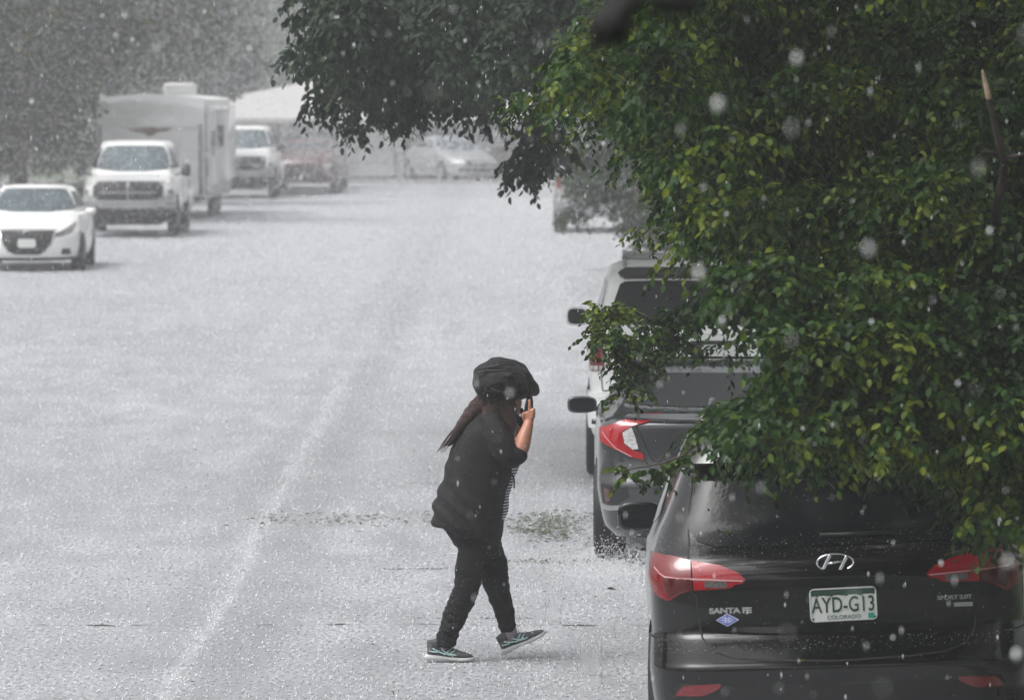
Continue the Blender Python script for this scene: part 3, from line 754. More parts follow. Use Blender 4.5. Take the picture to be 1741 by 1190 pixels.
# ---------- white SUV
def boxy_suv(name, loc, rz, label, group, paint, cx=None, detail=True, roof_glass=True):
    t = empty(name, loc, rz, label, 'car', group)
    b = Body([
        (.34, -2.25, .78, .82, .78, 2.1, .12, .25, .04, .15), (.42, -2.33, .83, .86, .82, 2.2, .14, .3, .05, .2), (.62, -2.36, .85, .875, .84, 2.22, .14, .3, .05, .2),
        (.70, -2.36, .85, .875, .84, 2.22, .14, .3, .05, .2), (.735, -2.25, .84, .875, .84, 2.2, .14, .3, .05, .2), (.9, -2.21, .845, .875, .84, 2.15, .13, .3, .05, .2), (1.05, -2.20, .84, .87, .82, 1.9, .13, .3, .05, .15),
        (1.14, -2.19, .835, .865, .80, 1.4, .13, .3, .05, .1), (1.20, -2.18, .82, .85, .78, 1.05, .13, .25, .05, .1), (1.30, -2.15, .79, .82, .76, .85, .13, .2, .05, .1),
        (1.50, -2.08, .735, .76, .70, .55, .13, .2, .05, .08), (1.66, -2.01, .69, .71, .66, .32, .13, .2, .05, .08), (1.72, -1.95, .65, .67, .62, .15, .14, .2, .05, .08), (1.75, -1.75, .5, .52, .5, -.1, .14, .2, .05, .05)])
    b.mesh('body', paint, t, cuts=((-1.30, .38), (1.35, .38)), cut_r=.43)
    b.patch('rear_window', sym(b, [(-.3, 1.63), (-.56, 1.62), (-.60, 1.60), (-.70, 1.31), (-.68, 1.275), (-.3, 1.27)]), 'rear', M['glass_wet'], t, .004, step=.08)
    b.patch('roof_spoiler', sym(b, [(-.3, 1.695), (-.55, 1.69), (-.60, 1.655), (-.56, 1.64), (-.3, 1.645)]), 'rear', M['trim'], t, .07, step=.06)
    for mr in (False, True):
        o = b.patch('tail_light', [(-.88, 1.18), (-.75, 1.175), (-.725, 1.03), (-.73, .90), (-.93, .90), (-.95, 1.03)], 'rear', M['lamp_red'], t, .010, mirror=mr, step=.05)
        b.patch('indicator', [(-.93, .945), (-.74, .945), (-.74, .905), (-.93, .905)], 'rear', M['lamp_clear'], o, .013, mirror=mr, step=.05)
        b.patch('reflector', [(-.66, .60), (-.48, .60), (-.48, .56), (-.66, .56)], 'rear', M['lamp_dark'], t, .006, mirror=mr)
        b.patch('bumper_end', [(-1.35, .72), (-.80, .72), (-.76, .65), (-.78, .45), (-1.35, .45)], 'rear', paint, t, .022, mirror=mr, step=.08)
    b.patch('bumper_panel', sym(b, [(-.3, .70), (-.72, .70), (-.72, .50), (-.3, .48)]), 'rear', M['silver'], t, .010, step=.1)
    b.patch('plate_recess', [(-.02, 1.15), (.34, 1.15), (.34, .95), (-.02, .95)] if detail else [(-.2, 1.1), (.2, 1.1), (.2, .95), (-.2, .95)], 'rear', M['trim'], t, .006, step=.08)
    if detail:
        p = b.pt(.2, 1.05, 'rear'); plate(t, (.20, p.y - .016, 1.045), .28, .145)
        b.patch('badge', [(.42, 1.145), (.56, 1.145), (.56, 1.12), (.42, 1.12)], 'rear', M['silver'], t, .008)
        b.patch('garnish', sym(b, [(-.3, 1.20), (-.66, 1.20), (-.66, 1.235), (-.3, 1.235)]), 'rear', paint, t, .018, step=.06)
    b.seams('panel_gap', [xa(b, [(-.71, 1.60), (-.76, 1.3), (-.755, .93), (-.74, .745)]), xa(b, [(.71, 1.60), (.76, 1.3), (.755, .93), (.74, .745)]), xa(b, [(-.74, .745), (0, .745), (.74, .745)])], 'rear', M['seam'], t, .01, .003)
    for md in ('left', 'right'):
        b.patch('side_window', [(-2.0, 1.27), (.8, 1.25), (.35, 1.60), (-1.85, 1.62)], md, M['glass'], t, .003, step=.12)
        b.patch('body_moulding', [(-2.2, .60), (-1.75, .60), (-1.75, .70), (-2.2, .70)], md, M['silver'], t, .012, step=.1)
        b.patch('sill_trim', [(-.85, .36), (.9, .36), (.9, .55), (-.85, .55)], md, M['silver'], t, .02, step=.1)
    b.patch('windscreen', sym(b, [(-.5, 1.65), (-.6, 1.62), (-.72, 1.27), (-.3, 1.24)], 'front'), 'front', M['tint'], t, .003, step=.1)
    if detail or True:
        bm = bmesh.new()
        for sx in (-1, 1): ringtube(bm, [(sx * .56, -1.75, 1.74), (sx * .57, -1.6, 1.80), (sx * .57, -.2, 1.81), (sx * .56, -.05, 1.75)], [.018] * 4, 8)
        for y0 in (-1.5, -.4): ringtube(bm, [(-.57, y0, 1.80), (.57, y0, 1.80)], [(.02, .015)] * 2, 8)
        from_bm('roof_rack', bm, M['silver'], t)
    for sx in (-1, 1):
        mirror(t, sx * .85, .72, 1.22, .19, .165, paint, -1, M['glass'], stub=.03)
        for y0 in (-1.30, 1.35): wheel(t, sx * .755, y0, .375, .24)
    return t, b
grey_sedan()
boxy_suv('parked_suv', (1.52, 43.6 + 2.25, 0), R(-1.2), 'white SUV with roof rack and dark rear window ahead of the grey sedan', 'cars parked along the right kerb', M['pearl_paint'])
boxy_suv('parked_suv', (1.78, 116, 0), R(0), 'pale SUV faded by rain, half hidden below hanging branches up the street', 'cars parked along the right kerb', M['silver'], detail=False)

# ---------- front seen vehicles
def face_car(name, cx, D, rz, label, cat, group, paint, rows, arches, feat, mir=(.8, .55, 1.0, .17, .12)):
    """car whose nose points to the camera: local +y is its front"""
    X = (cx - 870.5) / FPX * D
    t = empty(name, (X, D + rows_front(rows), 0), math.pi + rz, label, cat, group)
    b = Body(rows); b.mesh('body', paint, t, cuts=arches[0], cut_r=arches[1])
    feat(t, b)
    for sx in (-1, 1):
        mirror(t, sx * mir[0], mir[1], mir[2], mir[3], mir[4], paint if len(mir) < 6 else mir[5], -1, M['glass'], stub=.09)
        for (y0, z0) in arches[0]: wheel(t, sx * (max(r[3] for r in rows) - .115), y0, arches[1] - .045, .22)
    return t, b
def rows_front(rows): return max(r[5] for r in rows)

def altima_feat(t, b):
    F = 'front'
    b.patch('windscreen', sym(b, [(-.4, 1.37), (-.52, 1.355), (-.62, 1.22), (-.72, 1.03), (-.3, .985)], F), F, M['tint'], t, .004, step=.07)
    for mr in (False, True):
        o = b.patch('headlight', xa(b, [(-.47, .66), (-.60, .70), (-.78, .80)], F)[:0] + [(-.44, .64), (-.62, .70), (-.98, .84), (-1.03, .78), (-.88, .68), (-.64, .61), (-.47, .59)], F, M['lamp_smoke'], t, .008, mirror=mr, step=.04)
        b.patch('fog_lamp', [(-.80, .40), (-.62, .40), (-.60, .30), (-.82, .30)], F, M['trim'], t, .008, mirror=mr, step=.04)
    g = b.patch('grille', sym(b, [(-.2, .705), (-.44, .70), (-.50, .665), (-.42, .50), (-.33, .36), (-.20, .30)], F), F, M['seam'], t, .006, step=.05)
    b.seams('grille_trim', [xa(b, [(-.47, .69), (-.40, .47), (-.30, .32)], F), xa(b, [(.47, .69), (.40, .47), (.30, .32)], F)], F, M['chrome'], g, .03, .010)
    b.patch('lower_lip', sym(b, [(-.3, .245), (-.75, .25), (-.78, .21), (-.3, .20)], F), F, M['trim'], t, .012, step=.07)
    p = b.pt(0, .5, F); plate(t, (0, p.y + .02, .49), .305, .15, facing=1)
    p = b.pt(0, .65, F)
    bm = bmesh.new(); ringtube(bm, [(.06 * math.cos(k * math.pi / 8), p.y + .015, .645 + .05 * math.sin(k * math.pi / 8)) for k in range(17)], [.008] * 17, 6); from_bm('badge', bm, M['chrome'], t)
    for md in ('left', 'right'): b.patch('side_window', [(-1.4, 1.08), (.85, 1.04), (.15, 1.30), (-.8, 1.33)], md, M['glass'], t, .003, step=.12)
    b.seams('bonnet_gap', [xa(b, [(-.52, .715), (0, .73), (.52, .715)], F)], F, M['seam'], t, .012, .003)
sedan_rows = [
    (.19, -2.2, .76, .82, .74, 2.26, .2, .35, .06, .22), (.28, -2.35, .84, .88, .82, 2.38, .2, .4, .08, .26), (.42, -2.40, .87, .915, .86, 2.42, .2, .42, .1, .28),
    (.56, -2.42, .88, .925, .86, 2.41, .2, .42, .1, .28), (.68, -2.42, .88, .925, .85, 2.34, .2, .42, .1, .28), (.75, -2.40, .88, .92, .83, 2.18, .2, .42, .1, .3), (.82, -2.38, .875, .915, .82, 1.95, .2, .4, .1, .3),
    (.90, -2.36, .86, .905, .80, 1.55, .2, .35, .1, .25), (.95, -2.33, .84, .89, .78, 1.20, .2, .3, .1, .2), (.985, -2.2, .80, .87, .76, 1.08, .2, .3, .08, .2), (1.03, -1.9, .76, .84, .735, .98, .2, .25, .08, .18),
    (1.12, -1.6, .71, .78, .69, .76, .2, .2, .08, .15), (1.26, -1.25, .64, .70, .63, .42, .2, .2, .08, .12), (1.37, -.9, .57, .63, .56, .10, .2, .2, .08, .1), (1.42, -.6, .48, .53, .48, -.12, .2, .2, .06, .08), (1.44, -.4, .3, .35, .3, -.25, .1, .1, .05, .05)]
face_car('parked_sedan', 40, 91, R(1.2), 'white sedan with dark V-shaped grille facing us at the left kerb', 'car', 'vehicles parked along the left kerb', M['white_paint'], sedan_rows, (((1.40, .33), (-1.42, .33)), .37), altima_feat, (.80, .72, .99, .18, .12))

def truck_feat(t, b):
    F = 'front'
    b.patch('windscreen', sym(b, [(-.4, 1.86), (-.60, 1.84), (-.68, 1.70), (-.76, 1.42), (-.72, 1.37), (-.3, 1.335)], F), F, M['tint'], t, .004, step=.08)
    b.patch('front_fascia', sym(b, [(-.3, 1.175), (-.72, 1.16), (-.93, .98), (-.93, .775), (-.3, .77)], F), F, M['silver'], t, .007, step=.08)  # grey patch paints the shade on the front below the bonnet
    for sx in (-1, 1):
        g = b.patch('grille', xa(b, sorted([(sx * .02, 1.14), (sx * .60, 1.13), (sx * .72, 1.03), (sx * .70, .86), (sx * .58, .78), (sx * .02, .78)], key=lambda p: 0), F), F, M['seam'], t, .02, step=.06)
        o = b.patch('headlight', [(sx * a, z) for a, z in ((.72, 1.06), (.88, 1.12), (1.04, 1.13), (1.08, 1.02), (1.02, .88), (.72, .86))], F, M['lamp_clear'], t, .012, step=.06)
        b.patch('indicator', [(sx * a, z) for a, z in ((.86, .98), (1.02, .98), (1.0, .89), (.84, .88))], F, M['lamp_smoke'], o, .016, step=.06)
        b.patch('fog_lamp', [(sx * a, z) for a, z in ((.58, .66), (.72, .66), (.72, .60), (.58, .60))], F, M['lamp_smoke'], t, .075, step=.06)
    b.seams('grille_bar', [xa(b, [(-.58, .93), (0, .93), (.58, .93)], F), xa(b, [(0, 1.08), (0, .79)], F)], F, M['silver'], t, .03, .027)
    b.patch('bumper', sym(b, [(-.3, .76), (-.80, .76), (-.93, .72), (-.92, .63), (-.3, .62)], F), F, M['silver'], t, .07, step=.08)
    b.patch('lower_valance', sym(b, [(-.3, .61), (-.93, .61), (-.90, .47), (-.3, .47)], F), F, M['trim'], t, .03, step=.08)
    for md in ('left', 'right'):
        b.patch('side_window', [(-1.15, 1.42), (.72, 1.38), (.35, 1.80), (-1.05, 1.82)], md, M['glass'], t, .003, step=.12)
        b.patch('lower_door', [(-1.1, .42), (.85, .42), (.85, .58), (-1.1, .58)], md, M['silver'], t, .01, step=.12)
        b.seams('panel_gap', [[(-.25, .45), (-.25, 1.82)], [(.85, .45), (.83, 1.35)], [(-1.15, .45), (-1.15, 1.8)]], md, M['seam'], t, .012, .003)
    bm = bmesh.new()
    for sx in (-1, 1):
        box(bm, (sx * .92, -2.05, .95), (.12, 1.85, .62), .03); ringtube(bm, [(sx * 1.0, -1.42 - .38, .45), (sx * 1.03, -1.6 - .38, .9), (sx * 1.03, -1.9 - .38, .92), (sx * 1.0, -2.2 - .38, .5)][:4], [(.05, .03)] * 4, 8)
    box(bm, (0, -2.95, .95), (1.9, .06, .62), .02); box(bm, (0, -2.05, .72), (1.8, 1.8, .08)); from_bm('cargo_bed', bm, M['white_paint'], t)
    bm = bmesh.new(); box(bm, (0, 0, .42), (1.3, 5.0, .3), .03); from_bm('chassis', bm, M['under'], t)
truck_rows = [
    (.46, -1.15, .84, .90, .84, 2.55, .1, .25, .03, .1), (.58, -1.2, .92, .98, .93, 2.66, .1, .28, .03, .13), (.78, -1.2, .95, 1.0, .95, 2.68, .1, .30, .03, .15), (.98, -1.2, .95, 1.0, .93, 2.68, .1, .32, .03, .2),
    (1.06, -1.2, .95, 1.0, .90, 2.66, .1, .36, .03, .25), (1.13, -1.2, .95, .995, .86, 2.60, .1, .4, .03, .3), (1.19, -1.2, .95, .985, .83, 2.40, .1, .4, .03, .3), (1.24, -1.2, .94, .97, .82, 1.9, .1, .35, .03, .2),
    (1.29, -1.2, .93, .95, .81, 1.2, .1, .3, .03, .15), (1.34, -1.2, .92, .93, .80, 1.02, .1, .2, .03, .14), (1.50, -1.18, .86, .87, .77, .80, .1, .2, .03, .12), (1.72, -1.12, .79, .80, .71, .48, .1, .2, .03, .1),
    (1.88, -1.05, .73, .74, .66, .22, .12, .2, .03, .1), (1.94, -.95, .66, .67, .6, .02, .15, .2, .03, .08), (1.97, -.7, .4, .42, .4, -.2, .15, .2, .03, .05)]
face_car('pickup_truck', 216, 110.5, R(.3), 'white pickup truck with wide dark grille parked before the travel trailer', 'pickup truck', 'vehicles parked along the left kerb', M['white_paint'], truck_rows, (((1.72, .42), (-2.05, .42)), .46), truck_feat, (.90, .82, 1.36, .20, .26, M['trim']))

def trailer():
    D = 124.5; X = (256 - 870.5) / FPX * D
    t = empty('travel_trailer', (X, D, 0), math.pi + R(-1.5), 'white travel trailer with rooftop air conditioner behind the white pickup truck', 'trailer')
    # profile in y (front at 0, going back to -8), z
    prof = [(0.0, .55), (.05, .62), (.06, 1.9), (.02, 2.25), (-.10, 2.52), (-.30, 2.68), (-.7, 2.76), (-7.6, 2.76), (-7.8, 2.7), (-7.85, 2.5), (-7.85, .55)]
    bm = bmesh.new(); hw = 1.22; arch = [(-1, 0), (-.8, .05), (-.4, .09), (0, .10), (.4, .09), (.8, .05), (1, 0)]
    rings = []
    for (u, dz) in [(-1, 0), (-.97, .02)] + arch[1:-1] + [(.97, .02), (1, 0)]:
        rings.append([bm.verts.new((u * hw, y, z + (dz if z > 2.2 else 0))) for y, z in prof])
    n = len(prof)
    for a, b in zip(rings[:-1], rings[1:]):
        for i in range(n): bm.faces.new((a[i], a[(i + 1) % n], b[(i + 1) % n], b[i]))
    bm.faces.new(rings[0]); bm.faces.new(rings[-1])
    bmesh.ops.scale(bm, vec=(1, 1, 1), verts=bm.verts)
    from_bm('trailer_body', bm, mat('trailer_skin', (.80, .80, .80), .4, var=.05), t, False)
    # pale curved front cap
    bm = bmesh.new(); V = []
    cap = [(.062, 2.12), (.03, 2.27), (-.09, 2.55), (-.28, 2.72), (-.75, 2.80)]
    cols = []
    for u in np.linspace(-1, 1, 13):
        dz = .10 * (1 - u * u); cols.append([bm.verts.new((u * (hw + .012), y + .015, z + dz * (1 if z > 2.3 else .35))) for y, z in cap])
    for a, b in zip(cols[:-1], cols[1:]):
        for i in range(len(cap) - 1): bm.faces.new((a[i], a[i + 1], b[i + 1], b[i]))
    from_bm('front_cap', bm, M['white_paint'], t)
    o = bx('air_conditioner', (-.50, -2.2, 3.02), (.72, .95, .28), M['white_paint'], t, .08)
    # brown wing-shaped emblem
    V = [(-.55, .072, 2.10), (-.25, .072, 2.115), (0, .072, 2.13), (.25, .072, 2.115), (.55, .072, 2.10), (.22, .072, 2.02), (.0, .072, 1.93), (-.22, .072, 2.02)]
    V = [(x, y + .01, z) for x, y, z in V]
    from_py('emblem', V, [(0, 1, 2, 3, 4, 5, 6, 7)], mat('emblem_brown', (.20, .12, .09), .5, var=.4), t, False)
    for sx in (-1, 1):
        bm = bmesh.new(); box(bm, (sx * (hw + .01), -.5, 1.5), (.05, .12, 1.9)); box(bm, (sx * (hw - .05), .06, 1.4), (.10, .03, 1.6)); from_bm('corner_trim', bm, M['silver'], t)
        bx('window', (sx * (hw + .012), -2.5, 1.75), (.03, 1.2, .6), M['tint'], t, .005)
        bx('window', (sx * (hw + .012), -4.6, 1.75), (.03, .7, .6), M['tint'], t, .005)
        bx('skirt', (sx * (hw + .01), -4, .62), (.03, 7.6, .28), M['silver'], t)
        for y0 in (-4.1, -5.0): wheel(t, sx * (hw - .12), y0, .34, .2)
    # slide-out room on the street side (local -x is the street side)
    o = bx('slide_out', (-hw - .07, -5.6, 1.72), (.26, 3.0, 1.75), M['white_paint'], t, .03); bx('slide_out_window', (-hw - .07, -4.088, 1.9), (.15, .02, .5), M['tint'], o)
    bx('door', (-hw - .015, -1.6, 1.55), (.03, .65, 1.8), M['white_paint'], t, .01)
    bx('storage_hatch', (-hw - .02, -.8, .9), (.03, .7, .35), M['silver'], t)
    bm = bmesh.new(); ringtube(bm, [(-hw - .10, -.6, 2.55), (-hw - .10, -6.5, 2.55)], [.06, .06], 10); ringtube(bm, [(-hw - .09, -.6, 2.55), (-hw - .06, -.6, 1.0)], [.03, .03], 6); from_bm('awning', bm, M['white_paint'], t)
    bm = bmesh.new(); ringtube(bm, [(-.5, 0, .5), (0, 1.1, .48)], [.04, .04], 8); ringtube(bm, [(.5, 0, .5), (0, 1.1, .48)], [.04, .04], 8); ringtube(bm, [(0, .95, .02), (0, .95, .8)], [.03, .03], 8); box(bm, (0, -3.8, .5), (2.1, 7.4, .18)); from_bm('tow_frame', bm, M['under'], t)
trailer()

def simple_feat(gm, lampm, ws=(1.37, .985, .52, .72)):
    def f(t, b):
        F = 'front'
        b.patch('windscreen', sym(b, [(-.3, ws[0]), (-ws[2], ws[0] - .02), (-ws[3], ws[1] + .04), (-.3, ws[1])], F), F, M['tint'], t, .004, step=.1)
        zg = ws[1] - .30
        b.patch('grille', sym(b, [(-.2, zg), (-.45, zg), (-.42, zg - .17), (-.2, zg - .18)], F), F, gm, t, .008, step=.1)
        b.patch('bumper_intake', sym(b, [(-.3, zg - .25), (-.6, zg - .25), (-.6, zg - .36), (-.3, zg - .36)], F), F, M['trim'], t, .006, step=.1)
        for mr in (False, True): b.patch('headlight', [(-.56, zg + .03), (-.88, zg + .06), (-.92, zg - .05), (-.58, zg - .09)], F, lampm, t, .01, mirror=mr, step=.08)
        for md in ('left', 'right'): b.patch('side_window', [(-1.2, ws[1] + .10), (.75, ws[1] + .07), (.2, ws[0] - .1), (-.9, ws[0] - .08)], md, M['glass'], t, .003, step=.2)
    return f
def van_rows(h, w, L):
    return [(.30, -L / 2 + .1, w - .08, w - .03, w - .1, L / 2 - .1, .15, .25, .05, .15), (.45, -L / 2, w - .03, w, w - .04, L / 2, .15, .3, .05, .2), (.80, -L / 2, w - .02, w, w - .04, L / 2, .15, .3, .05, .2), (.98, -L / 2, w - .02, w, w - .06, L / 2 - .1, .15, .3, .05, .2),
            (1.08, -L / 2 + .02, w - .03, w - .01, w - .08, L / 2 - .45, .15, .3, .05, .2), (1.16, -L / 2 + .04, w - .04, w - .03, w - .1, L / 2 - .9, .15, .25, .05, .15), (1.25, -L / 2 + .06, w - .06, w - .06, w - .13, L / 2 - 1.08, .15, .2, .05, .12),
            (h - .25, -L / 2 + .15, w - .15, w - .14, w - .22, L / 2 - 1.6, .15, .2, .05, .1), (h - .08, -L / 2 + .25, w - .22, w - .2, w - .28, L / 2 - 1.85, .15, .2, .05, .1), (h - .02, -L / 2 + .35, w - .32, w - .3, w - .38, L / 2 - 2.05, .15, .2, .05, .1), (h, -L / 2 + .7, w - .5, w - .5, w - .5, L / 2 - 2.4, .1, .1, .05, .05)]
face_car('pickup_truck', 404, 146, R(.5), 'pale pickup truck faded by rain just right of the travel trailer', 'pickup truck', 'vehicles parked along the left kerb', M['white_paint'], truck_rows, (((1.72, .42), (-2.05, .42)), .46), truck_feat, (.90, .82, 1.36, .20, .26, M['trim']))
face_car('parked_car', 518, 152, R(-1), 'red car with dull red roof in front of the dark van', 'car', None, M['red_paint'], van_rows(1.52, .93, 4.7), (((1.4, .34), (-1.4, .34)), .38), simple_feat(M['trim'], M['lamp_clear'], (1.42, 1.12, .55, .72)), (.86, .85, 1.13, .17, .13))
face_car('parked_van', 524, 158, R(-1), 'tall dark van with pale roof behind the red car', 'van', None, M['navy_paint'], van_rows(2.02, 1.0, 5.2), (((1.6, .38), (-1.6, .38)), .42), simple_feat(M['trim'], M['lamp_clear'], (1.90, 1.25, .62, .80)), (.92, 1.05, 1.3, .18, .2))
# sedan in the driveway of the house, three quarter view
face_car('parked_sedan', 765, 169.8, R(22), 'faint light grey sedan on the driveway before the brick house wall', 'car', None, M['silver'], sedan_rows, (((1.40, .33), (-1.42, .33)), .37), simple_feat(M['trim'], M['lamp_clear']), (.80, .72, .99, .18, .12))
# ------------------------------------------------------------------ house at the end of the street
def house():
    D = 174.0; k = FPX / D
    def X(px): return (px - 870.5) / k
    def Z(py): return CAM_H - (py - 133) / k
    t = empty('bungalow', (0, D, 0), 0, 'long low bungalow with pale hip roof and white garage door at the street end', 'house')
    wall = mat('stucco', (.26, .26, .26), .7, var=.1); brick = mat('brick', (.20, .15, .14), .8, var=.3, vscale=20)
    roofm = mat('pale_shingles', (.41, .40, .405), .6, var=.12, vscale=4, bump=.4, bscale=20)
    dark = M['tint']; white = M['white_paint']
    x0, x1, xg0, xg1 = X(240), X(1130), X(578), X(676)
    eave, ridge = Z(201), Z(122)
    bm = bmesh.new(); box(bm, ((x0 + xg1) / 2, 4, eave / 2 - .2), (xg1 - x0, 8, eave + .35)); from_bm('wall', bm, wall, t, False)
    bm = bmesh.new(); box(bm, ((xg1 + x1) / 2, 4.6, eave / 2 - .2), (x1 - xg1 - .01, 6.8, eave + .33)); from_bm('brick_wall', bm, brick, t, False)
    # hip roof
    ox0, ox1 = X(215), X(1150); V = [(ox0, -.8, eave), (ox1, -.8, eave), (ox1, 8.8, eave), (ox0, 8.8, eave), (X(600), 4, ridge), (ox1 - 4.5, 4, ridge)]
    V += [(x, y, z - .16) for x, y, z in V[:4]]
    F = [(0, 1, 5, 4), (1, 2, 5), (2, 3, 4, 5), (3, 0, 4), (0, 6, 7, 1), (1, 7, 8, 2), (2, 8, 9, 3), (3, 9, 6, 0), (6, 9, 8, 7)]
    rf = from_py('roof', V, F, roofm, t, False)
    bx('chimney', (X(905), 4.5, ridge + .1), (.9, .7, .9), brick, rf)
    g = bx('garage_door', ((xg0 + xg1) / 2 - .02, -.03, .98), (xg1 - xg0 - .15, .06, 1.72), mat('garage_door', (.5, .5, .5), .5, var=.05), t)
    bm = bmesh.new()
    for z in (.55, .98, 1.41): box(bm, ((xg0 + xg1) / 2, -.065, z), (xg1 - xg0 - .2, .02, .03))
    from_bm('door_groove', bm, M['silver'], g, False)
    for px in (681, 578): bx('porch_post', (X(px), -.12 - .3, eave / 2 - .1), (.26, .2, eave - .02), wall, t)
    def win(a, b, c, d, front=0):
        f = bx('window', ((X(a) + X(b)) / 2, front - .02, (Z(c) + Z(d)) / 2), (X(b) - X(a), .05, Z(c) - Z(d)), white, t)
        bx('pane', ((X(a) + X(b)) / 2, front - .06, (Z(c) + Z(d)) / 2), (X(b) - X(a) - .1, .02, Z(c) - Z(d) - .1), dark, f)
        bx('sill', ((X(a) + X(b)) / 2, front - .10, Z(d) - .04), (X(b) - X(a) + .15, .16, .08), white, f)
    win(535, 562, 212, 238); win(430, 470, 212, 240); win(700, 730, 212, 262, 1.2); win(808, 862, 207, 246, 1.2); win(930, 985, 207, 246, 1.2)
    bx('front_door', (X(752), 1.16, .9), (.95, .06, 1.75), M['navy_paint'], t)
house()

# ------------------------------------------------------------------ foliage
LEAF = np.array([(0, 0, 0), (-.32, .30, .05), (-.30, .66, .03), (0, 1, -.10), (.30, .66, .03), (.32, .30, .05)], float)
def leaves(P, D_, size, r, name, m, parent, width=1.0, nrm_up=.6):
    """one leaf mesh from bases P, directions D_ (unit) and lengths"""
    n = len(P); up = np.tile(np.array([0, 0, 1.]), (n, 1)) * nrm_up + r.normal(0, .55, (n, 3))
    x = np.cross(D_, up); x /= np.linalg.norm(x, axis=1, keepdims=True) + 1e-9; z = np.cross(x, D_)
    L = LEAF * np.array([width, 1, 1])
    V = P[:, None, :] + size[:, None, None] * (L[None, :, 0:1] * x[:, None, :] + L[None, :, 1:2] * D_[:, None, :] + L[None, :, 2:3] * z[:, None, :])
    i = np.arange(n)[:, None] * 6
    Q = np.concatenate([i + np.array([[0, 1, 2, 3]]), i + np.array([[0, 3, 4, 5]])], 0)
    Q = np.stack([i + np.array([[0, 1, 2, 3]]), i + np.array([[0, 3, 4, 5]])], 1).reshape(-1, 4)
    return np_mesh(name, V.reshape(-1, 3), Q, m, parent)

def sprays(C, Rr, r, per, nleaf, ls, droop=.5, slen=.25, shell=.75, pinnate=True):
    """leaf bases and directions for clumps centred at C (n,3) with radii Rr (n,3)"""
    Ps, Ds, Ss = [], [], []
    for c, q in zip(C, Rr):
        k = max(1, int(per * r.uniform(.7, 1.3)))
        d = r.normal(0, 1, (k, 3)); d /= np.linalg.norm(d, axis=1, keepdims=True); d[:, 2] = np.where(d[:, 2] < -.5, -d[:, 2] * .6, d[:, 2])
        s = c + d * q * r.uniform(shell - .35, 1.0, (k, 1)) * .85
        dr = d * .8 + r.normal(0, .45, (k, 3)); dr[:, 2] -= droop * .5; dr /= np.linalg.norm(dr, axis=1, keepdims=True)
        sl = slen * r.uniform(.6, 1.2, (k, 1))
        for j in range(nleaf):
            u = (j + .6) / nleaf
            p = s + dr * sl * u; p[:, 2] -= droop * sl[:, 0] * u * u * .7
            side = np.cross(dr, r.normal(0, .25, (k, 3)) + np.array([0, 0, 1.])); side /= np.linalg.norm(side, axis=1, keepdims=True) + 1e-9
            sg = 1 if j % 2 else -1
            ld = dr * .55 + side * sg * .75 + r.normal(0, .22, (k, 3)); ld[:, 2] -= droop; ld /= np.linalg.norm(ld, axis=1, keepdims=True)
            Ps.append(p); Ds.append(ld); Ss.append(ls * r.uniform(.65, 1.15, k) * (1.05 - .35 * abs(u - .5)))
    return np.concatenate(Ps), np.concatenate(Ds), np.concatenate(Ss)

def inpoly(poly, x, y):
    c = np.zeros(len(x), bool); j = len(poly) - 1
    for i in range(len(poly)):
        xi, yi = poly[i]; xj, yj = poly[j]
        c ^= ((yi > y) != (yj > y)) & (x < (xj - xi) * (y - yi) / (yj - yi + 1e-9) + xi); j = i
    return c

def at_np(px, py, Y):
    c, s = math.cos(PITCH), math.sin(PITCH); u = (px - 870.5) / FPX; v = (595 - py) / FPX
    k = Y / (c + v * s); return np.stack([u * k, Y, CAM_H + (-s + v * c) * k], 1)

def limbs(name, paths, m, parent):
    bm = bmesh.new()
    for pts in paths:
        P = spline(pts, 4); ringtube(bm, [p[:3] for p in P], [max(.004, p[3]) for p in P], 8)
    return from_bm(name, bm, m, parent)

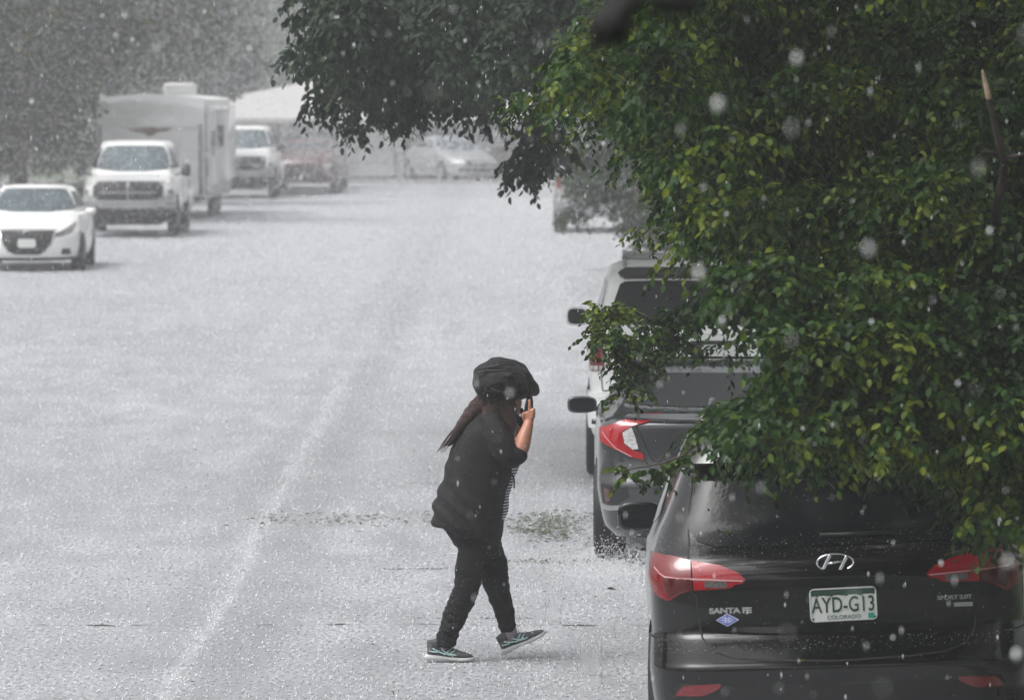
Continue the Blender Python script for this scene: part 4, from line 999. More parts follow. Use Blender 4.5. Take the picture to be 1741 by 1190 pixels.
# ---------- broad maple at the right kerb
def maple():
    r = np.random.default_rng(11)
    t = empty('maple_tree', (3.75, 27.2, 0), 0, 'bright green leafy maple overhanging the parked cars on the right', 'tree')
    poly = [(1005, -420), (985, 40), (905, 150), (880, 185), (960, 215), (1035, 240), (1085, 330), (1105, 372), (1160, 425), (1190, 470), (1185, 515), (1245, 545), (1290, 590), (1300, 640),
            (1310, 665), (1265, 690), (1205, 715), (1210, 765), (1230, 785), (1330, 785), (1420, 783), (1520, 805), (1600, 835), (1650, 870), (1690, 960), (1800, 1000), (2300, 1000), (2500, 300), (2400, -420)]
    Cs, Rs, Ks = [], [], []
    def fill(n, x0, x1, y0, y1, d0, d1, rad, per, gap=0, inset=1.0):
        k = 0; seen = []; tries = 0
        while k < n and tries < 60:
            tries += 1
            x, y = r.uniform(x0, x1, 400), r.uniform(y0, y1, 400)
            e = rad * inset * 340     # keep the clump inside the outline
            ok = inpoly(poly, x, y) & inpoly(poly, x - e, y) & inpoly(poly, x - e * .5, y + e * .9) & inpoly(poly, x + e * .3, y + e)
            for a, b in zip(x[ok], y[ok]):
                if k >= n: break
                if gap and any((a - c) ** 2 + (b - d) ** 2 < gap * gap for c, d in seen): continue
                D = r.uniform(d0, d1)
                # in front of the black SUV low down, behind and above it higher up
                if b > 560: D = r.uniform(21.9, 23.4) if a > 1180 else r.uniform(30.5, 32)
                elif b > 470 and D < 29.5: D = r.uniform(22, 24)
                q = rad * r.uniform(.75, 1.2); seen.append((a, b))
                Cs.append(at_np(np.array([a]), np.array([b]), np.array([D]))[0]); Rs.append((q, q, q * .62)); Ks.append(per); k += 1
    fill(400, 880, 1760, -40, 900, 27.5, 31, .15, 24)                 # the depth of the crown
    fill(80, 900, 1760, -40, 560, 23, 27, .24, 90, gap=76)           # boughs that stand forward
    fill(130, 950, 1760, -40, 900, 22.5, 27, .13, 22)
    fill(150, 1180, 1760, 560, 900, 22, 23.4, .14, 22)
    fill(28, 1200, 1760, 580, 880, 21.8, 22.6, .20, 42, gap=80)
    fill(150, 1000, 2400, -420, -20, 22.5, 31, .34, 30)
    fill(90, 1760, 2400, 0, 900, 22.5, 30, .34, 30)
    parts = [sprays(np.array([c]), np.array([q]), r, k, 9, .050, droop=.7, slen=.17) for c, q, k in zip(Cs, Rs, Ks)]
    P, D_, s = (np.concatenate([p[i] for p in parts]) for i in range(3))
    leaves(P, D_, s, r, 'crown', M['leaf_maple'], t, width=.85, nrm_up=.9).location = (-3.75, -27.2, 0)
    n = 330; C = np.stack([r.uniform(-2.4, 6.5, n), r.uniform(17.5, 33, n), r.uniform(4.1, 7.5, n)], 1)  # out-of-view crown, extended toward the camera to shade the foliage below
    C = C[(C[:, 2] > CAM_H + 160 / FPX * C[:, 1] + .55) & (C[:, 0] > -.5 + (C[:, 2] - 4) * .25)]
    P, D_, s = sprays(C, np.tile([(.55, .55, .4)], (len(C), 1)), r, 20, 8, .11, droop=.5, slen=.35)
    leaves(P, D_, s, r, 'upper_crown', M['leaf_maple'], t, width=.8).location = (-3.75, -27.2, 0)
    # hanging boughs of their own that reach to the left
    B = []
    for (pts, dd) in (([(1180, 535), (1150, 545), (1120, 560), (1150, 590)], 30.5), ([(1140, 570), (1110, 585), (1080, 590), (1040, 580), (1025, 575), (1060, 610), (1080, 645), (1070, 665), (1100, 625)], 30.8), ([(1050, 540), (1030, 532)], 31),
                      ([(1225, 725), (1250, 705)], 23.4), ([(1165, 775), (1120, 800), (1070, 806)], 23.6)):
        for (x, y) in pts: B.append((x, y, dd))
    B = np.array(B); C = at_np(B[:, 0], B[:, 1], B[:, 2]); rr = np.where((B[:, 1] > 770), .03, .085)[:, None] * np.array([[1, 1, .8]])
    rr = rr * np.where((B[:, 1] > 500) & (B[:, 1] < 700), 1.15, 1)[:, None]
    pp_ = [sprays(C[i:i + 1], rr[i:i + 1], r, 9 if B[i, 1] > 770 else 26, 9, .042, droop=.6, slen=.11) for i in range(len(C))]; P, D_, s = (np.concatenate([p[i] for p in pp_]) for i in range(3))
    leaves(P, D_, s, r, 'low_bough', M['leaf_maple'], t, width=.85).location = (-3.75, -27.2, 0)
    # leaf sprig tips standing off the outline
    E = np.array([(868, 182, 27), (895, 165, 27.5), (935, 190, 27), (1000, 70, 28), (965, 130, 28), (1010, 215, 27), (1100, 395, 28), (1060, 275, 28), (1215, 500, 24), (1240, 590, 24), (1185, 735, 23.5), (1270, 770, 22.6), (1380, 770, 22.6), (1640, 875, 22.4)])
    P, D_, s = sprays(at_np(E[:, 0], E[:, 1], E[:, 2]), np.full((len(E), 3), .06), r, 9, 10, .045, droop=.7, slen=.14)
    leaves(P, D_, s, r, 'twig_leaves', M['leaf_maple'], t, width=.6).location = (-3.75, -27.2, 0)
    def w(px, py, D, rad): p = at(px, py, D); return (p.x - 3.75, p.y - 27.2, p.z, rad)
    limbs('trunk', [[(0, 0, -.05, .30), (.02, 0, .4, .24), (0, .05, 1.4, .21), (-.05, .1, 2.3, .19), (.0, .1, 3.4, .15), (.1, .1, 4.6, .10)]], M['bark'], t)
    limbs('limb', [[(0, .05, 1.5, .12), (-.7, .4, 2.2, .09), w(1500, 330, 28, .07), w(1250, 200, 28, .045), w(1050, 150, 28, .02), w(890, 185, 27.3, .008)],
                   [(-.05, .1, 2.2, .12), (-.8, .1, 3.0, .08), w(1400, 60, 27, .05), w(1150, 0, 27, .02)],
                   [(0, .1, 1.3, .09), w(1650, 560, 24.5, .06), w(1450, 640, 23.6, .04), w(1250, 690, 23.4, .014), w(1160, 775, 23.5, .006), w(1050, 800, 23.6, .003)],
                   [(0, .1, 1.8, .08), w(1500, 450, 29, .05), w(1300, 500, 30, .03), w(1180, 540, 30.5, .02), w(1080, 590, 30.8, .01)],
                   [(0, .1, 1.6, .08), w(1700, 400, 25, .05), w(1600, 600, 23.4, .03), w(1640, 800, 22.6, .012)]], M['bark'], t)
    # broken branch with a pale torn tip
    limbs('broken_branch', [[(0, -.1, 2.2, .05), w(1735, 420, 23.2, .024), w(1708, 285, 22.4, .017), w(1692, 215, 22.2, .014), w(1680, 165, 22.1, .0115)], [w(1704, 262, 22.35, .012), w(1672, 258, 22.2, .006)], [w(1706, 270, 22.35, .012), w(1741, 262, 22.2, .006)]], M['bark'], t)
    limbs('torn_tip', [[w(1681, 168, 22.1, .0118), w(1675, 140, 22.08, .010), w(1670, 120, 22.05, .004)]], M['fresh_wood'], t)
maple()

# ---------- dark ash behind it, reaching over the street
def ash():
    r = np.random.default_rng(5); TX, TY = 4.6, 47.5
    t = empty('ash_tree', (TX, TY, 0), 0, 'dark green drooping tree whose branches hang over the street behind the maple', 'tree')
    poly = [(515, -420), (495, -10), (512, 60), (500, 120), (520, 185), (548, 190), (575, 215), (592, 240), (620, 232), (655, 222), (700, 215), (730, 205), (770, 208), (790, 180), (830, 200), (880, 160), (930, 175), (1000, 190),
            (1060, 230), (1200, 300), (1400, 300), (1700, -420)]
    poly = [(a + 22, b - 28) for a, b in poly]; Cs, Rs = [], []
    def fill(n, x0, x1, y0, y1, rad):
        k = 0
        while k < n:
            x, y = r.uniform(x0, x1, 400), r.uniform(y0, y1, 400); ok = inpoly(poly, x, y)
            e = rad * 150; ok &= inpoly(poly, x - e, y) & inpoly(poly, x, y + e * 1.5)
            for a, b in zip(x[ok], y[ok]):
                if k >= n: break
                D = r.uniform(42, 50); q = rad * r.uniform(.7, 1.25)
                Cs.append(at_np(np.array([a]), np.array([b]), np.array([D]))[0]); Rs.append((q, q, q * .75)); k += 1
    fill(300, 490, 1100, -20, 240, .19); fill(25, 700, 1500, -420, -30, .40); fill(60, 1000, 1300, 0, 400, .3)
    C, Rr = np.array(Cs), np.array(Rs)
    P, D_, s = sprays(C, Rr, r, 24, 8, .088, droop=.85, slen=.26)
    leaves(P, D_, s, r, 'crown', M['leaf_ash'], t, width=.75, nrm_up=.2).location = (-TX, -TY, 0)
    E = [(600, 243), (606, 225), (640, 215), (672, 205), (700, 218), (560, 205), (520, 195), (700, 210), (770, 214), (820, 212), (826, 195), (855, 195), (505, 120), (493, 118), (800, 180),
         (925, 205), (915, 225), (945, 235), (900, 240), (885, 258), (905, 262), (925, 262), (945, 258), (880, 280), (900, 285), (922, 288), (942, 285), (872, 298), (890, 305), (910, 300), (940, 296), (882, 318), (960, 200), (930, 180), (520, 5), (505, 20), (500, 50)]
    E = np.array(E, float); E[:, 1] -= 24; E[:, 0] += 6; C = at_np(E[:, 0], E[:, 1], np.full(len(E), 43.5))
    P, D_, s = sprays(C, np.full((len(E), 3), .075), r, 9, 7, .085, droop=.9, slen=.17)
    leaves(P, D_, s, r, 'hanging_sprigs', M['leaf_ash'], t, width=.75, nrm_up=.2).location = (-TX, -TY, 0)
    def w(px, py, D, rad): p = at(px, py, D); return (p.x - TX, p.y - TY, p.z, rad)
    limbs('trunk', [[(0, 0, -.05, .36), (0, 0, 1, .28), (-.1, 0, 2.6, .25), (0, 0, 4.2, .2), (0, 0, 6, .12)]], M['bark'], t)
    limbs('limb', [[(-.1, 0, 2.4, .15), (-1.5, -1, 3.3, .11), w(1000, 40, 45.5, .08), w(800, 60, 45, .045), w(650, 90, 44.5, .025), w(520, 130, 44, .008)],
                   [w(1000, 60, 45, .05), w(940, 180, 44, .03), w(925, 260, 43.5, .015), w(905, 310, 43.5, .006)],
                   [(-.1, 0, 2.6, .13), w(1100, -60, 45, .08), w(850, -60, 45, .05), w(600, -30, 44, .02)],
                   [w(800, 60, 45, .03), w(750, 130, 44, .02), w(700, 190, 43.8, .010), w(655, 240, 43.6, .004)],
                   [w(650, 90, 44.5, .02), w(600, 160, 44, .01), w(600, 235, 43.6, .005)]], M['bark'], t)
ash()

# ---------- trees that fade into the rain
def far_tree(name, px, D, base_w, crown, n, per, leaf, label, cat='tree', group=None, m='leaf_far', low=None, top=9, seed=1, droop=.4):
    """crown: list of (px, py, radius m, depth offset) blobs that hold the clumps"""
    r = np.random.default_rng(seed); tx = (px - 870.5) / FPX * D
    t = empty(name, (tx, D, 0), 0, label, cat, group)
    Cs, Rs = [], []
    W_ = sum(c[2] ** 2 for c in crown)
    for (a, b, rad, off) in crown:
        c0 = np.array(at(a, b, D + off))
        for _ in range(max(3, int(n * rad ** 2 / W_))):
            d = r.normal(0, 1, 3); d /= np.linalg.norm(d); c = c0 + d * rad * r.uniform(.45, 1) * np.array([1, 1, .85]); q = rad * r.uniform(.18, .32)
            if c[2] < .2: continue
            Cs.append(c); Rs.append((q, q, q * .7))
    P, D_, s = sprays(np.array(Cs), np.array(Rs), r, per, 6, leaf, droop=droop, slen=leaf * 3)
    ok = P[:, 2] > .05
    leaves(P[ok], D_[ok], s[ok], r, 'crown', M[m], t, width=1.1).location = (-tx, -D, 0)
    paths = [[(0, 0, -.05, base_w * 1.3), (.05, 0, .6, base_w), (0, .1, 2.2, base_w * .85), (.1, 0, 4.5, base_w * .6), (0, 0, top * .75, base_w * .25)]]
    limbs('trunk', paths, M['bark'], t)
    lp = []
    for (a, b, rad, off) in crown[:6]:
        q = np.array(at(a, b, D + off)) - np.array((tx, D, 0)); z0 = min(2.2, max(.5, q[2] * .5))
        lp.append([(0, 0, z0, base_w * .5), (q[0] * .5, q[1] * .5, z0 + (q[2] - z0) * .6, base_w * .3), (q[0], q[1], q[2], base_w * .1)])
    limbs('limb', lp, M['bark'], t)
    return t
G = 'trees lining the far left of the street'
far_tree('street_tree', 28, 122, .22, [(20, 20, 1.9, 0), (120, -20, 1.8, 2), (70, 120, 1.5, 0), (170, 40, 1.3, 1), (-60, 80, 2, 0), (-40, 220, 1.3, 0), (60, 215, .9, 1), (110, 160, .9, 2), (60, -200, 2.6, 0), (200, -120, 2, 0)], 420, 44, .105,
         'nearest dark leafy tree on the left with trunk behind the white sedan', group=G, seed=21)
far_tree('street_tree', 170, 139, .25, [(190, 60, 2.0, 0), (260, 10, 1.9, 0), (120, 200, 1.5, 0), (190, 110, 1.5, 6), (100, 110, 2, 0), (300, 60, 1.4, 1), (210, -100, 2.6, 0), (330, -60, 1.6, 0), (60, 250, 1.2, 0)], 400, 42, .115,
         'middle greyed tree rising behind the travel trailer', group=G, seed=22)
far_tree('street_tree', 330, 158, .22, [(330, 70, 1.9, 0), (390, 30, 1.3, 0), (300, 130, 1.5, 0), (410, 95, .8, 0), (280, 0, 2, 0), (360, -60, 1.8, 0), (250, 150, 1.6, 0), (350, 150, .8, 0)], 320, 36, .13,
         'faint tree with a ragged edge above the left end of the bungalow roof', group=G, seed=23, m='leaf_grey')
for k, (px, D, rad, lb) in enumerate(((60, 225, 4.5, 'pale tree farthest left behind the street trees'), (300, 235, 4.8, 'pale rounded tree seen between street trees beyond the trailer'), (470, 262, 5, 'palest tall tree standing behind the left end of the bungalow'), (640, 245, 4.5, 'pale tree behind the bungalow roof above the red car'), (850, 250, 5, 'pale tree behind the middle of the bungalow roof'), (1080, 240, 5, 'pale tree behind the right end of the bungalow'))):
    s_ = FPX / D
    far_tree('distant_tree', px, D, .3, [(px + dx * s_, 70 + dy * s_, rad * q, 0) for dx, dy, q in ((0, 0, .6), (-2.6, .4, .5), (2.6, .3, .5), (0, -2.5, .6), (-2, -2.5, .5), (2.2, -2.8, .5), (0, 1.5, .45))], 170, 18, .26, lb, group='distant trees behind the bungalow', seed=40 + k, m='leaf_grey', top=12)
far_tree('street_tree', 1130, 92, .2, [(1010, 300, .55, 0), (1040, 350, .40, 0), (990, 250, .45, 0), (1060, 290, .6, 0), (1080, 380, .35, 0), (1110, 420, .28, -1), (1130, 380, .4, 0), (975, 350, .25, 0), (1100, 200, 1.2, 0), (1150, 300, .8, 0), (1180, 100, 1.5, 0), (1050, 130, 1, 0)], 300, 16, .085,
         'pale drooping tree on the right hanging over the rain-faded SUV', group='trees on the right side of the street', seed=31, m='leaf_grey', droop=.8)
# shrubs behind the left kerb
for k, (px, D, h, w_, lb) in enumerate(((60, 116, .85, 1.5, 'clipped green shrub behind the roof of the white sedan'), (128, 128, .8, 1.1, 'green shrub between the white sedan and the pickup truck'), (-30, 110, 1.0, 1.4, 'green shrub cut by the left edge of the picture'), (432, 168, 1.7, .8, 'dark conical shrub against the bungalow wall right of the trailer'))):
    r = np.random.default_rng(60 + k); x = (px - 870.5) / FPX * D
    t = empty('shrub', (x, D, 0), 0, lb, 'shrub', 'garden shrubs')
    n = 70; a = r.uniform(0, 6.28, n); rr = np.sqrt(r.uniform(0, 1, n)) * w_; z = r.uniform(.15, 1, n) * h * (1 - .35 * (rr / w_) ** 2)
    C = np.stack([rr * np.cos(a), rr * np.sin(a) * .7, z], 1)
    P, D_, s = sprays(C, np.full((n, 3), .18), r, 24, 6, .08, droop=.2, slen=.2); ok = P[:, 2] > .02
    leaves(P[ok], D_[ok], s[ok], r, 'foliage', M['leaf_far'], t)
    limbs('stem', [[(0, 0, -.02, .05), (.05, 0, h * .4, .04), (0, 0, h * .8, .01)], [(0, 0, .1, .03), (.3 * w_, 0, h * .6, .01)], [(0, 0, .1, .03), (-.3 * w_, .1, h * .6, .01)]], M['bark'], t)

# ---------- unseen trees added beside and behind the viewpoint to darken light and reflections
def garden_tree(x, y, h, w_, label, seed):
    r = np.random.default_rng(seed); t = empty('garden_tree', (x, y, 0), 0, label, 'tree', 'unseen trees added to darken light and reflections')
    n = 46; d = r.normal(0, 1, (n, 3)); d /= np.linalg.norm(d, axis=1, keepdims=True)
    C = d * r.uniform(.3, 1, (n, 1)) * np.array([w_, w_, h * .42]) + np.array([0, 0, h * .55]); C = C[C[:, 2] > 1.0]
    P, D_, s = sprays(C, np.full((len(C), 3), w_ * .28), r, 22, 7, .34, droop=.4, slen=.8)
    leaves(P, D_, s, r, 'crown', M['leaf_ash'], t, width=1.2)
    limbs('trunk', [[(0, 0, -.05, .32), (.1, 0, h * .3, .24), (0, 0, h * .8, .08)]], M['bark'], t)
for k, (x, y, h, w_, lb) in enumerate(((-22, -12, 9, 5, 'unseen tree added for shade far left behind the viewpoint'), (-11, -9, 8, 5, 'unseen tree added for shade left behind the viewpoint'), (-1, -12, 9, 5.5, 'unseen tree added for shade straight behind the viewpoint'), (9, -8, 9, 5, 'unseen tree added for shade right behind the viewpoint'), (19, -2, 9, 5.5, 'unseen tree added for shade far right behind the viewpoint'),
                                   (11, 14, 8, 3.6, 'unseen tree added for shade right of the black SUV'), (12, 24, 8.5, 4.2, 'unseen tree added for shade beyond the trunk of the maple'), (-22, 14, 8, 4, 'unseen tree added for shade left of the street nearest the viewpoint'), (-22, 32, 8, 4, 'unseen tree added for shade left of the street beside the person'))):
    garden_tree(x, y, h, w_, lb, 80 + k)

# ---------- blurred twig hanging just in front of the lens
def near_twig():
    def w(px, py, D, rad): p = at(px, py, D); return (p.x, p.y, p.z, rad)
    p0 = at(1250, -500, 6.4)
    t = empty('overhanging_branch', p0, 0, 'dark out-of-focus twig hanging from above at the top of the picture', 'branch')
    dark = mat('dark_twig', (.004, .004, .004), .8, var=.3)
    f = lambda L: [(a - p0.x, b - p0.y, c - p0.z, d) for a, b, c, d in L]
    limbs('twig', [f([w(1250, -500, 6.4, .012), w(1160, -200, 6.35, .009), (at(1090, -20, 6.3).x, 6.3, at(1090, -20, 6.3).z, .009), w(1065, 10, 6.3, 0.0168), w(1042, 40, 6.3, 0.0269), w(1028, 62, 6.3, 0.0235), w(1022, 72, 6.3, 0.0101)]),
                   f([w(1180, -260, 6.35, .007), w(1150, -60, 6.3, 0.0202), w(1140, -8, 6.3, 0.0403), w(1136, 12, 6.3, 0.0336), w(1132, 22, 6.3, 0.0101)])], dark, t)
    V = []
    for (cx, cy, a, L, wd) in ((1048, 22, .9, 130, 62), (1026, 58, 1.2, 70, 50), (1142, -5, .3, 100, 66), (1125, -2, 2.6, 70, 50)):
        for u, v in ((-.5, 0), (-.2, .5), (.2, .45), (.5, 0), (.2, -.45), (-.2, -.5)):
            x = cx + (u * L * math.cos(a) - v * wd * math.sin(a)); y = cy - (u * L * math.sin(a) + v * wd * math.cos(a)); q = at(x, y, 6.3 + v * .01); V.append(q - p0)
    from_py('twig_leaf', V, [tuple(range(6 * k, 6 * k + 6)) for k in range(4)], dark, t, False)
near_twig()
# ------------------------------------------------------------------ the person
def person():
    s3 = 1 / 3.72; K = 303.0; FX, FY = 820.0, 1125.0
    def c3(x, y, d=0.): return Vector(((680 + x * s3 - FX) / K, d, (FY - (580 + y * s3)) / K))
    def c4(x, y, d=0.): return c3(x, y + 1041.6, d)
    u = s3 / K
    t = empty('person', ((FX - 870.5) / K, 30.3, 0), 0, 'person in dark cardigan, trousers and trainers hurrying with a black backpack held over the head', 'person')
    skin = mat('skin', (.42, .19, .12), .45, var=.15, vscale=25, bump=.1, bscale=150)
    hairm = mat('hair', (.035, .014, .010), .4, var=.7, vscale=18, bump=1., bscale=60, aniso=(6, 6, .6))
    knit = mat('dark_knit', (.013, .013, .014), .8, spec=.25, var=.3, vscale=30, bump=.6, bscale=90)
    denim = mat('black_trousers', (.008, .008, .009), .75, spec=.25, var=.3, vscale=40, bump=.6, bscale=110)
    shoe_m = mat('shoe_mesh', (.07, .075, .08), .6, var=.5, vscale=60, bump=.6, bscale=200)
    sole_m = mat('shoe_sole', (.55, .56, .55), .5, var=.1, vscale=30); aqua = mat('pale_stripe', (.42, .62, .60), .4)
    # striped materials
    def stripes(name, c0, c1, sc, c2=None):
        m = bpy.data.materials.new(name); m.use_nodes = True; L = m.node_tree.links; p = m.node_tree.nodes['Principled BSDF']; p.inputs['Roughness'].default_value = .7
        tc = nd(m, 'ShaderNodeTexCoord'); wv = nd(m, 'ShaderNodeTexWave'); wv.bands_direction = 'Z'; wv.inputs['Scale'].default_value = sc; wv.inputs['Distortion'].default_value = .6; wv.inputs['Detail'].default_value = 1
        L.new(tc.outputs['Object'], wv.inputs['Vector']); r = nd(m, 'ShaderNodeValToRGB'); r.color_ramp.interpolation = 'CONSTANT' if not c2 else 'LINEAR'
        e = r.color_ramp.elements; e[0].color = (*c0, 1); e[1].position = .5; e[1].color = (*c1, 1)
        if c2: k = e.new(.85); k.color = (*c2, 1)
        L.new(wv.outputs['Fac'], r.inputs[0]); L.new(r.outputs[0], p.inputs['Base Color']); return m
    shirt_m = stripes('striped_shirt', (.015, .018, .05), (.62, .63, .68), 19)
    sock_m = stripes('striped_sock', (.36, .34, .38), (.10, .12, .16), 30, (.30, .14, .20))

    # ---- body: head, neck, torso core, arms, hands, ankles as one continuous surface
    bm = bmesh.new()
    def tube(pts, rad, seg=14, power=1.0, sub=4):
        rows = [(p.x, p.y, p.z, *(q if isinstance(q, tuple) else (q, q))) for p, q in zip(pts, rad)]
        S_ = spline(rows, sub); ringtube(bm, [r[:3] for r in S_], [(max(.003, r[3]), max(.003, r[4])) for r in S_], seg, power=power)
    def ball(c, r, seg=20, rot=0.):
        q = bmesh.ops.create_uvsphere(bm, u_segments=seg, v_segments=seg // 2 + 4, radius=1)
        bmesh.ops.transform(bm, matrix=Matrix.Translation(c) @ Matrix.Rotation(rot, 4, 'Y') @ Matrix.Diagonal((*r, 1)), verts=q['verts'])
    hr = R(22)       # head bowed forward
    hc = c3(640, 372)
    def hd(x, y, z):  # head space (x forward, z up) -> person space
        return hc + Matrix.Rotation(hr, 3, 'Y') @ Vector((x, y, z))
    ball(hc, (.095, .076, .108), 24, hr); ball(hd(.030, 0, -.055), (.062, .058, .062), 20, hr)
    tube([hd(.04, 0, -.095), hd(.068, 0, -.108), hd(.082, 0, -.100)], [.034, .026, .012])                     # jaw and chin
    tube([hd(.088, 0, .018), hd(.101, 0, -.008), hd(.114, 0, -.030), hd(.098, 0, -.040)], [.010, .011, .014, .010])  # nose
    ball(hd(.088, 0, -.062), (.014, .024, .008), 12, hr); ball(hd(.085, 0, -.076), (.013, .021, .008), 12, hr)    # lips
    for sy in (-1, 1):
        ball(hd(.075, sy * .030, .022), (.018, .028, .009), 12, hr)       # brow
        ball(hd(-.005, sy * .078, -.02), (.018, .008, .032), 12, hr)      # ears
    tube([c3(560, 560), c3(590, 500), c3(612, 440), c3(630, 400)], [.070, .060, .055, .055])
    # trunk under the clothes
    tube([c3(470, 1200), c3(440, 1080), c3(470, 900), c3(510, 740), c3(545, 620), c3(560, 560)], [(.10, .11), (.12, .13), (.13, .13), (.12, .13), (.11, .13), (.08, .11)])
    # near arm
    nh = -.15
    tube([c3(600, 560, -.15), c3(640, 630, -.20), c3(690, 700, -.215), c3(735, 705, -.21)], [.055, .052, .048, .042])
    tube([c3(735, 705, -.21), c3(762, 672, -.205), c3(785, 600, -.19), c3(808, 530, -.165), c3(815, 500, -.155)], [.043, .047, .042, .031, .026])
    # palm and fingers wrapped round the hanging strap
    tube([c3(814, 512, -.158), c3(812, 470, nh), c3(806, 436, nh)], [(.026, .018), (.034, .022), (.031, .019)], 14)
    Fg = lambda pts, r0: tube([c3(*p) for p in pts], [r0, r0 * 1.0, r0 * .95, r0 * .8][:len(pts)], 10)
    Fg([(818, 440, nh - .01), (820, 408, nh - .012), (820, 380, nh - .01), (818, 360, nh - .005)], .0098)          # index finger pointing up
    Fg([(832, 446, nh + .004), (846, 424, nh - .004), (842, 428, nh - .024), (826, 440, nh - .026)], .0096)        # the others curl round
    Fg([(836, 462, nh + .002), (850, 446, nh - .008), (845, 448, nh - .027), (828, 456, nh - .028)], .0092)
    Fg([(836, 482, nh), (848, 468, nh - .010), (842, 469, nh - .026), (827, 476, nh - .027)], .0082)
    Fg([(796, 500, nh - .005), (782, 480, nh - .014), (776, 462, nh - .018), (780, 446, nh - .016)], .0105)        # thumb
    # far arm, raised under the bag
    tube([c3(610, 560, .15), c3(680, 590, .20), c3(735, 575, .20)], [.055, .05, .045]); tube([c3(735, 575, .20), c3(738, 500, .175), c3(735, 430, .15)], [.045, .038, .026])
    tube([c3(735, 430, .15), c3(735, 392, .14), c3(738, 365, .14)], [(.03, .018), (.034, .02), (.03, .018)])
    for k in range(4):
        Fg([(728 + 10 * k, 372, .14), (730 + 10 * k, 345, .145), (731 + 10 * k, 330, .15), (730 + 10 * k, 322, .158)], .009)
    Fg([(722, 400, .13), (708, 385, .12), (702, 368, .12)], .010)
    # legs inside the trousers down to the ankles
    tube([c4(455, 130, -.08), c4(440, 330, -.09), c4(425, 490, -.09), c4(345, 700, -.09), c4(283, 880, -.09), c4(270, 915, -.09)], [(.06, .06), (.055, .05), .045, .040, .034, .032])
    tube([c4(530, 130, .08), c4(575, 330, .09), c4(602, 480, .09), c4(655, 700, .09), c4(694, 830, .09), c4(700, 880, .09)], [(.06, .06), (.055, .05), .045, .040, .032, .032])
    body = fuse(from_bm('body', bm, skin, t), .0045, 5)
    # eyes and mouth line
    for sy in (-1, 1):
        bm = bmesh.new(); q = bmesh.ops.create_uvsphere(bm, u_segments=12, v_segments=8, radius=.011); bmesh.ops.translate(bm, vec=hd(.083, sy * .030, .004), verts=q['verts']); from_bm('eye', bm, M['trim'], t)

    # ---- trousers
    bm = bmesh.new()
    def two(rows, seg=28, power=.9, sub=4):
        """sections given as (back point, front point, half width sideways, sideways centre)"""
        R_ = [(*b, *f, w_, y_) for b, f, w_, y_ in rows]; S_ = spline([(r[0], r[1], r[2], r[3], r[4], r[5]) for r in R_], sub); rings = []
        for a in S_:
            p0 = c3(a[0], a[1]); p1 = c3(a[2], a[3]); c = (p0 + p1) / 2; h = (p1 - p0) / 2; ring = []
            for k in range(seg):
                th = 2 * math.pi * k / seg; cc, ss = math.cos(th), math.sin(th)
                cc = math.copysign(abs(cc) ** power, cc); ss = math.copysign(abs(ss) ** power, ss); ring.append(bm.verts.new(c + h * cc + Vector((0, a[4] * ss + a[5], 0))))
            rings.append(ring)
        for a, b in zip(rings[:-1], rings[1:]):
            for k in range(seg): bm.faces.new((a[k], a[(k + 1) % seg], b[(k + 1) % seg], b[k]))
        bm.faces.new(rings[0][::-1]); bm.faces.new(rings[-1])
    o = 1041.6
    two([((235, 1080), (630, 1080), .175, 0), ((240, 1140), (640, 1140), .18, 0), ((275, 1195), (652, 1210), .18, 0), ((325, 1265), (640, 1262), .175, 0), ((365, 1325), (632, 1310), .16, 0), ((380, 1380), (640, 1370), .13, 0)])
    two([((350, 1240), (560, 1240), .085, -.08), ((366, 1330), (560, 1330), .085, -.088), ((350, 1440), (530, 1430), .082, -.09), ((342, 1535), (512, 1545), .075, -.09), ((305, 1620), (480, 1630), .07, -.09), ((272, 1720), (428, 1740), .064, -.09), ((243, 1830), (380, 1845), .058, -.09), ((221, 1905), (350, 1925), .056, -.09), ((222, 1928), (348, 1932), .054, -.09)])
    two([((430, 1240), (632, 1240), .085, .08), ((460, 1330), (650, 1320), .085, .088), ((490, 1430), (680, 1420), .082, .09), ((515, 1530), (687, 1520), .075, .09), ((552, 1640), (700, 1620), .068, .09), ((592, 1740), (722, 1720), .06, .09), ((620, 1820), (733, 1800), .052, .09), ((640, 1862), (736, 1836), .049, .09), ((645, 1868), (738, 1842), .046, .09)])
    def wr(p):
        z = p.z; n = noise.noise(Vector((p.x * 9, p.y * 9, z * 26))) * .0065 + noise.noise(Vector((p.x * 22, p.y * 22, z * 60))) * .003
        low = max(0, .62 - z) / .62
        return n * (1 + .5 * low) + 0.0018 * low * math.sin(z * 150 + 6 * p.x * 10)
    fuse(from_bm('trousers', bm, denim, t), .008, 3, wr)

    # ---- striped shirt showing between the open fronts
    bm = bmesh.new()
    two([((500, 560), (700, 560), .10, 0), ((450, 700), (742, 700), .13, 0), ((430, 775), (757, 775), .13, 0), ((420, 820), (748, 822), .13, 0), ((420, 870), (724, 872), .12, 0), ((400, 920), (712, 920), .12, 0), ((380, 970), (694, 968), .12, 0), ((370, 1010), (690, 1008), .13, 0), ((350, 1050), (690, 1050), .14, 0), ((340, 1090), (680, 1092), .14, 0), ((330, 1140), (652, 1150), .13, 0)])
    fuse(from_bm('striped_shirt', bm, shirt_m, t), .008, 3, lambda p: noise.noise(p * 14) * .004)

    # ---- long cardigan with sleeves to the elbow
    bm = bmesh.new()
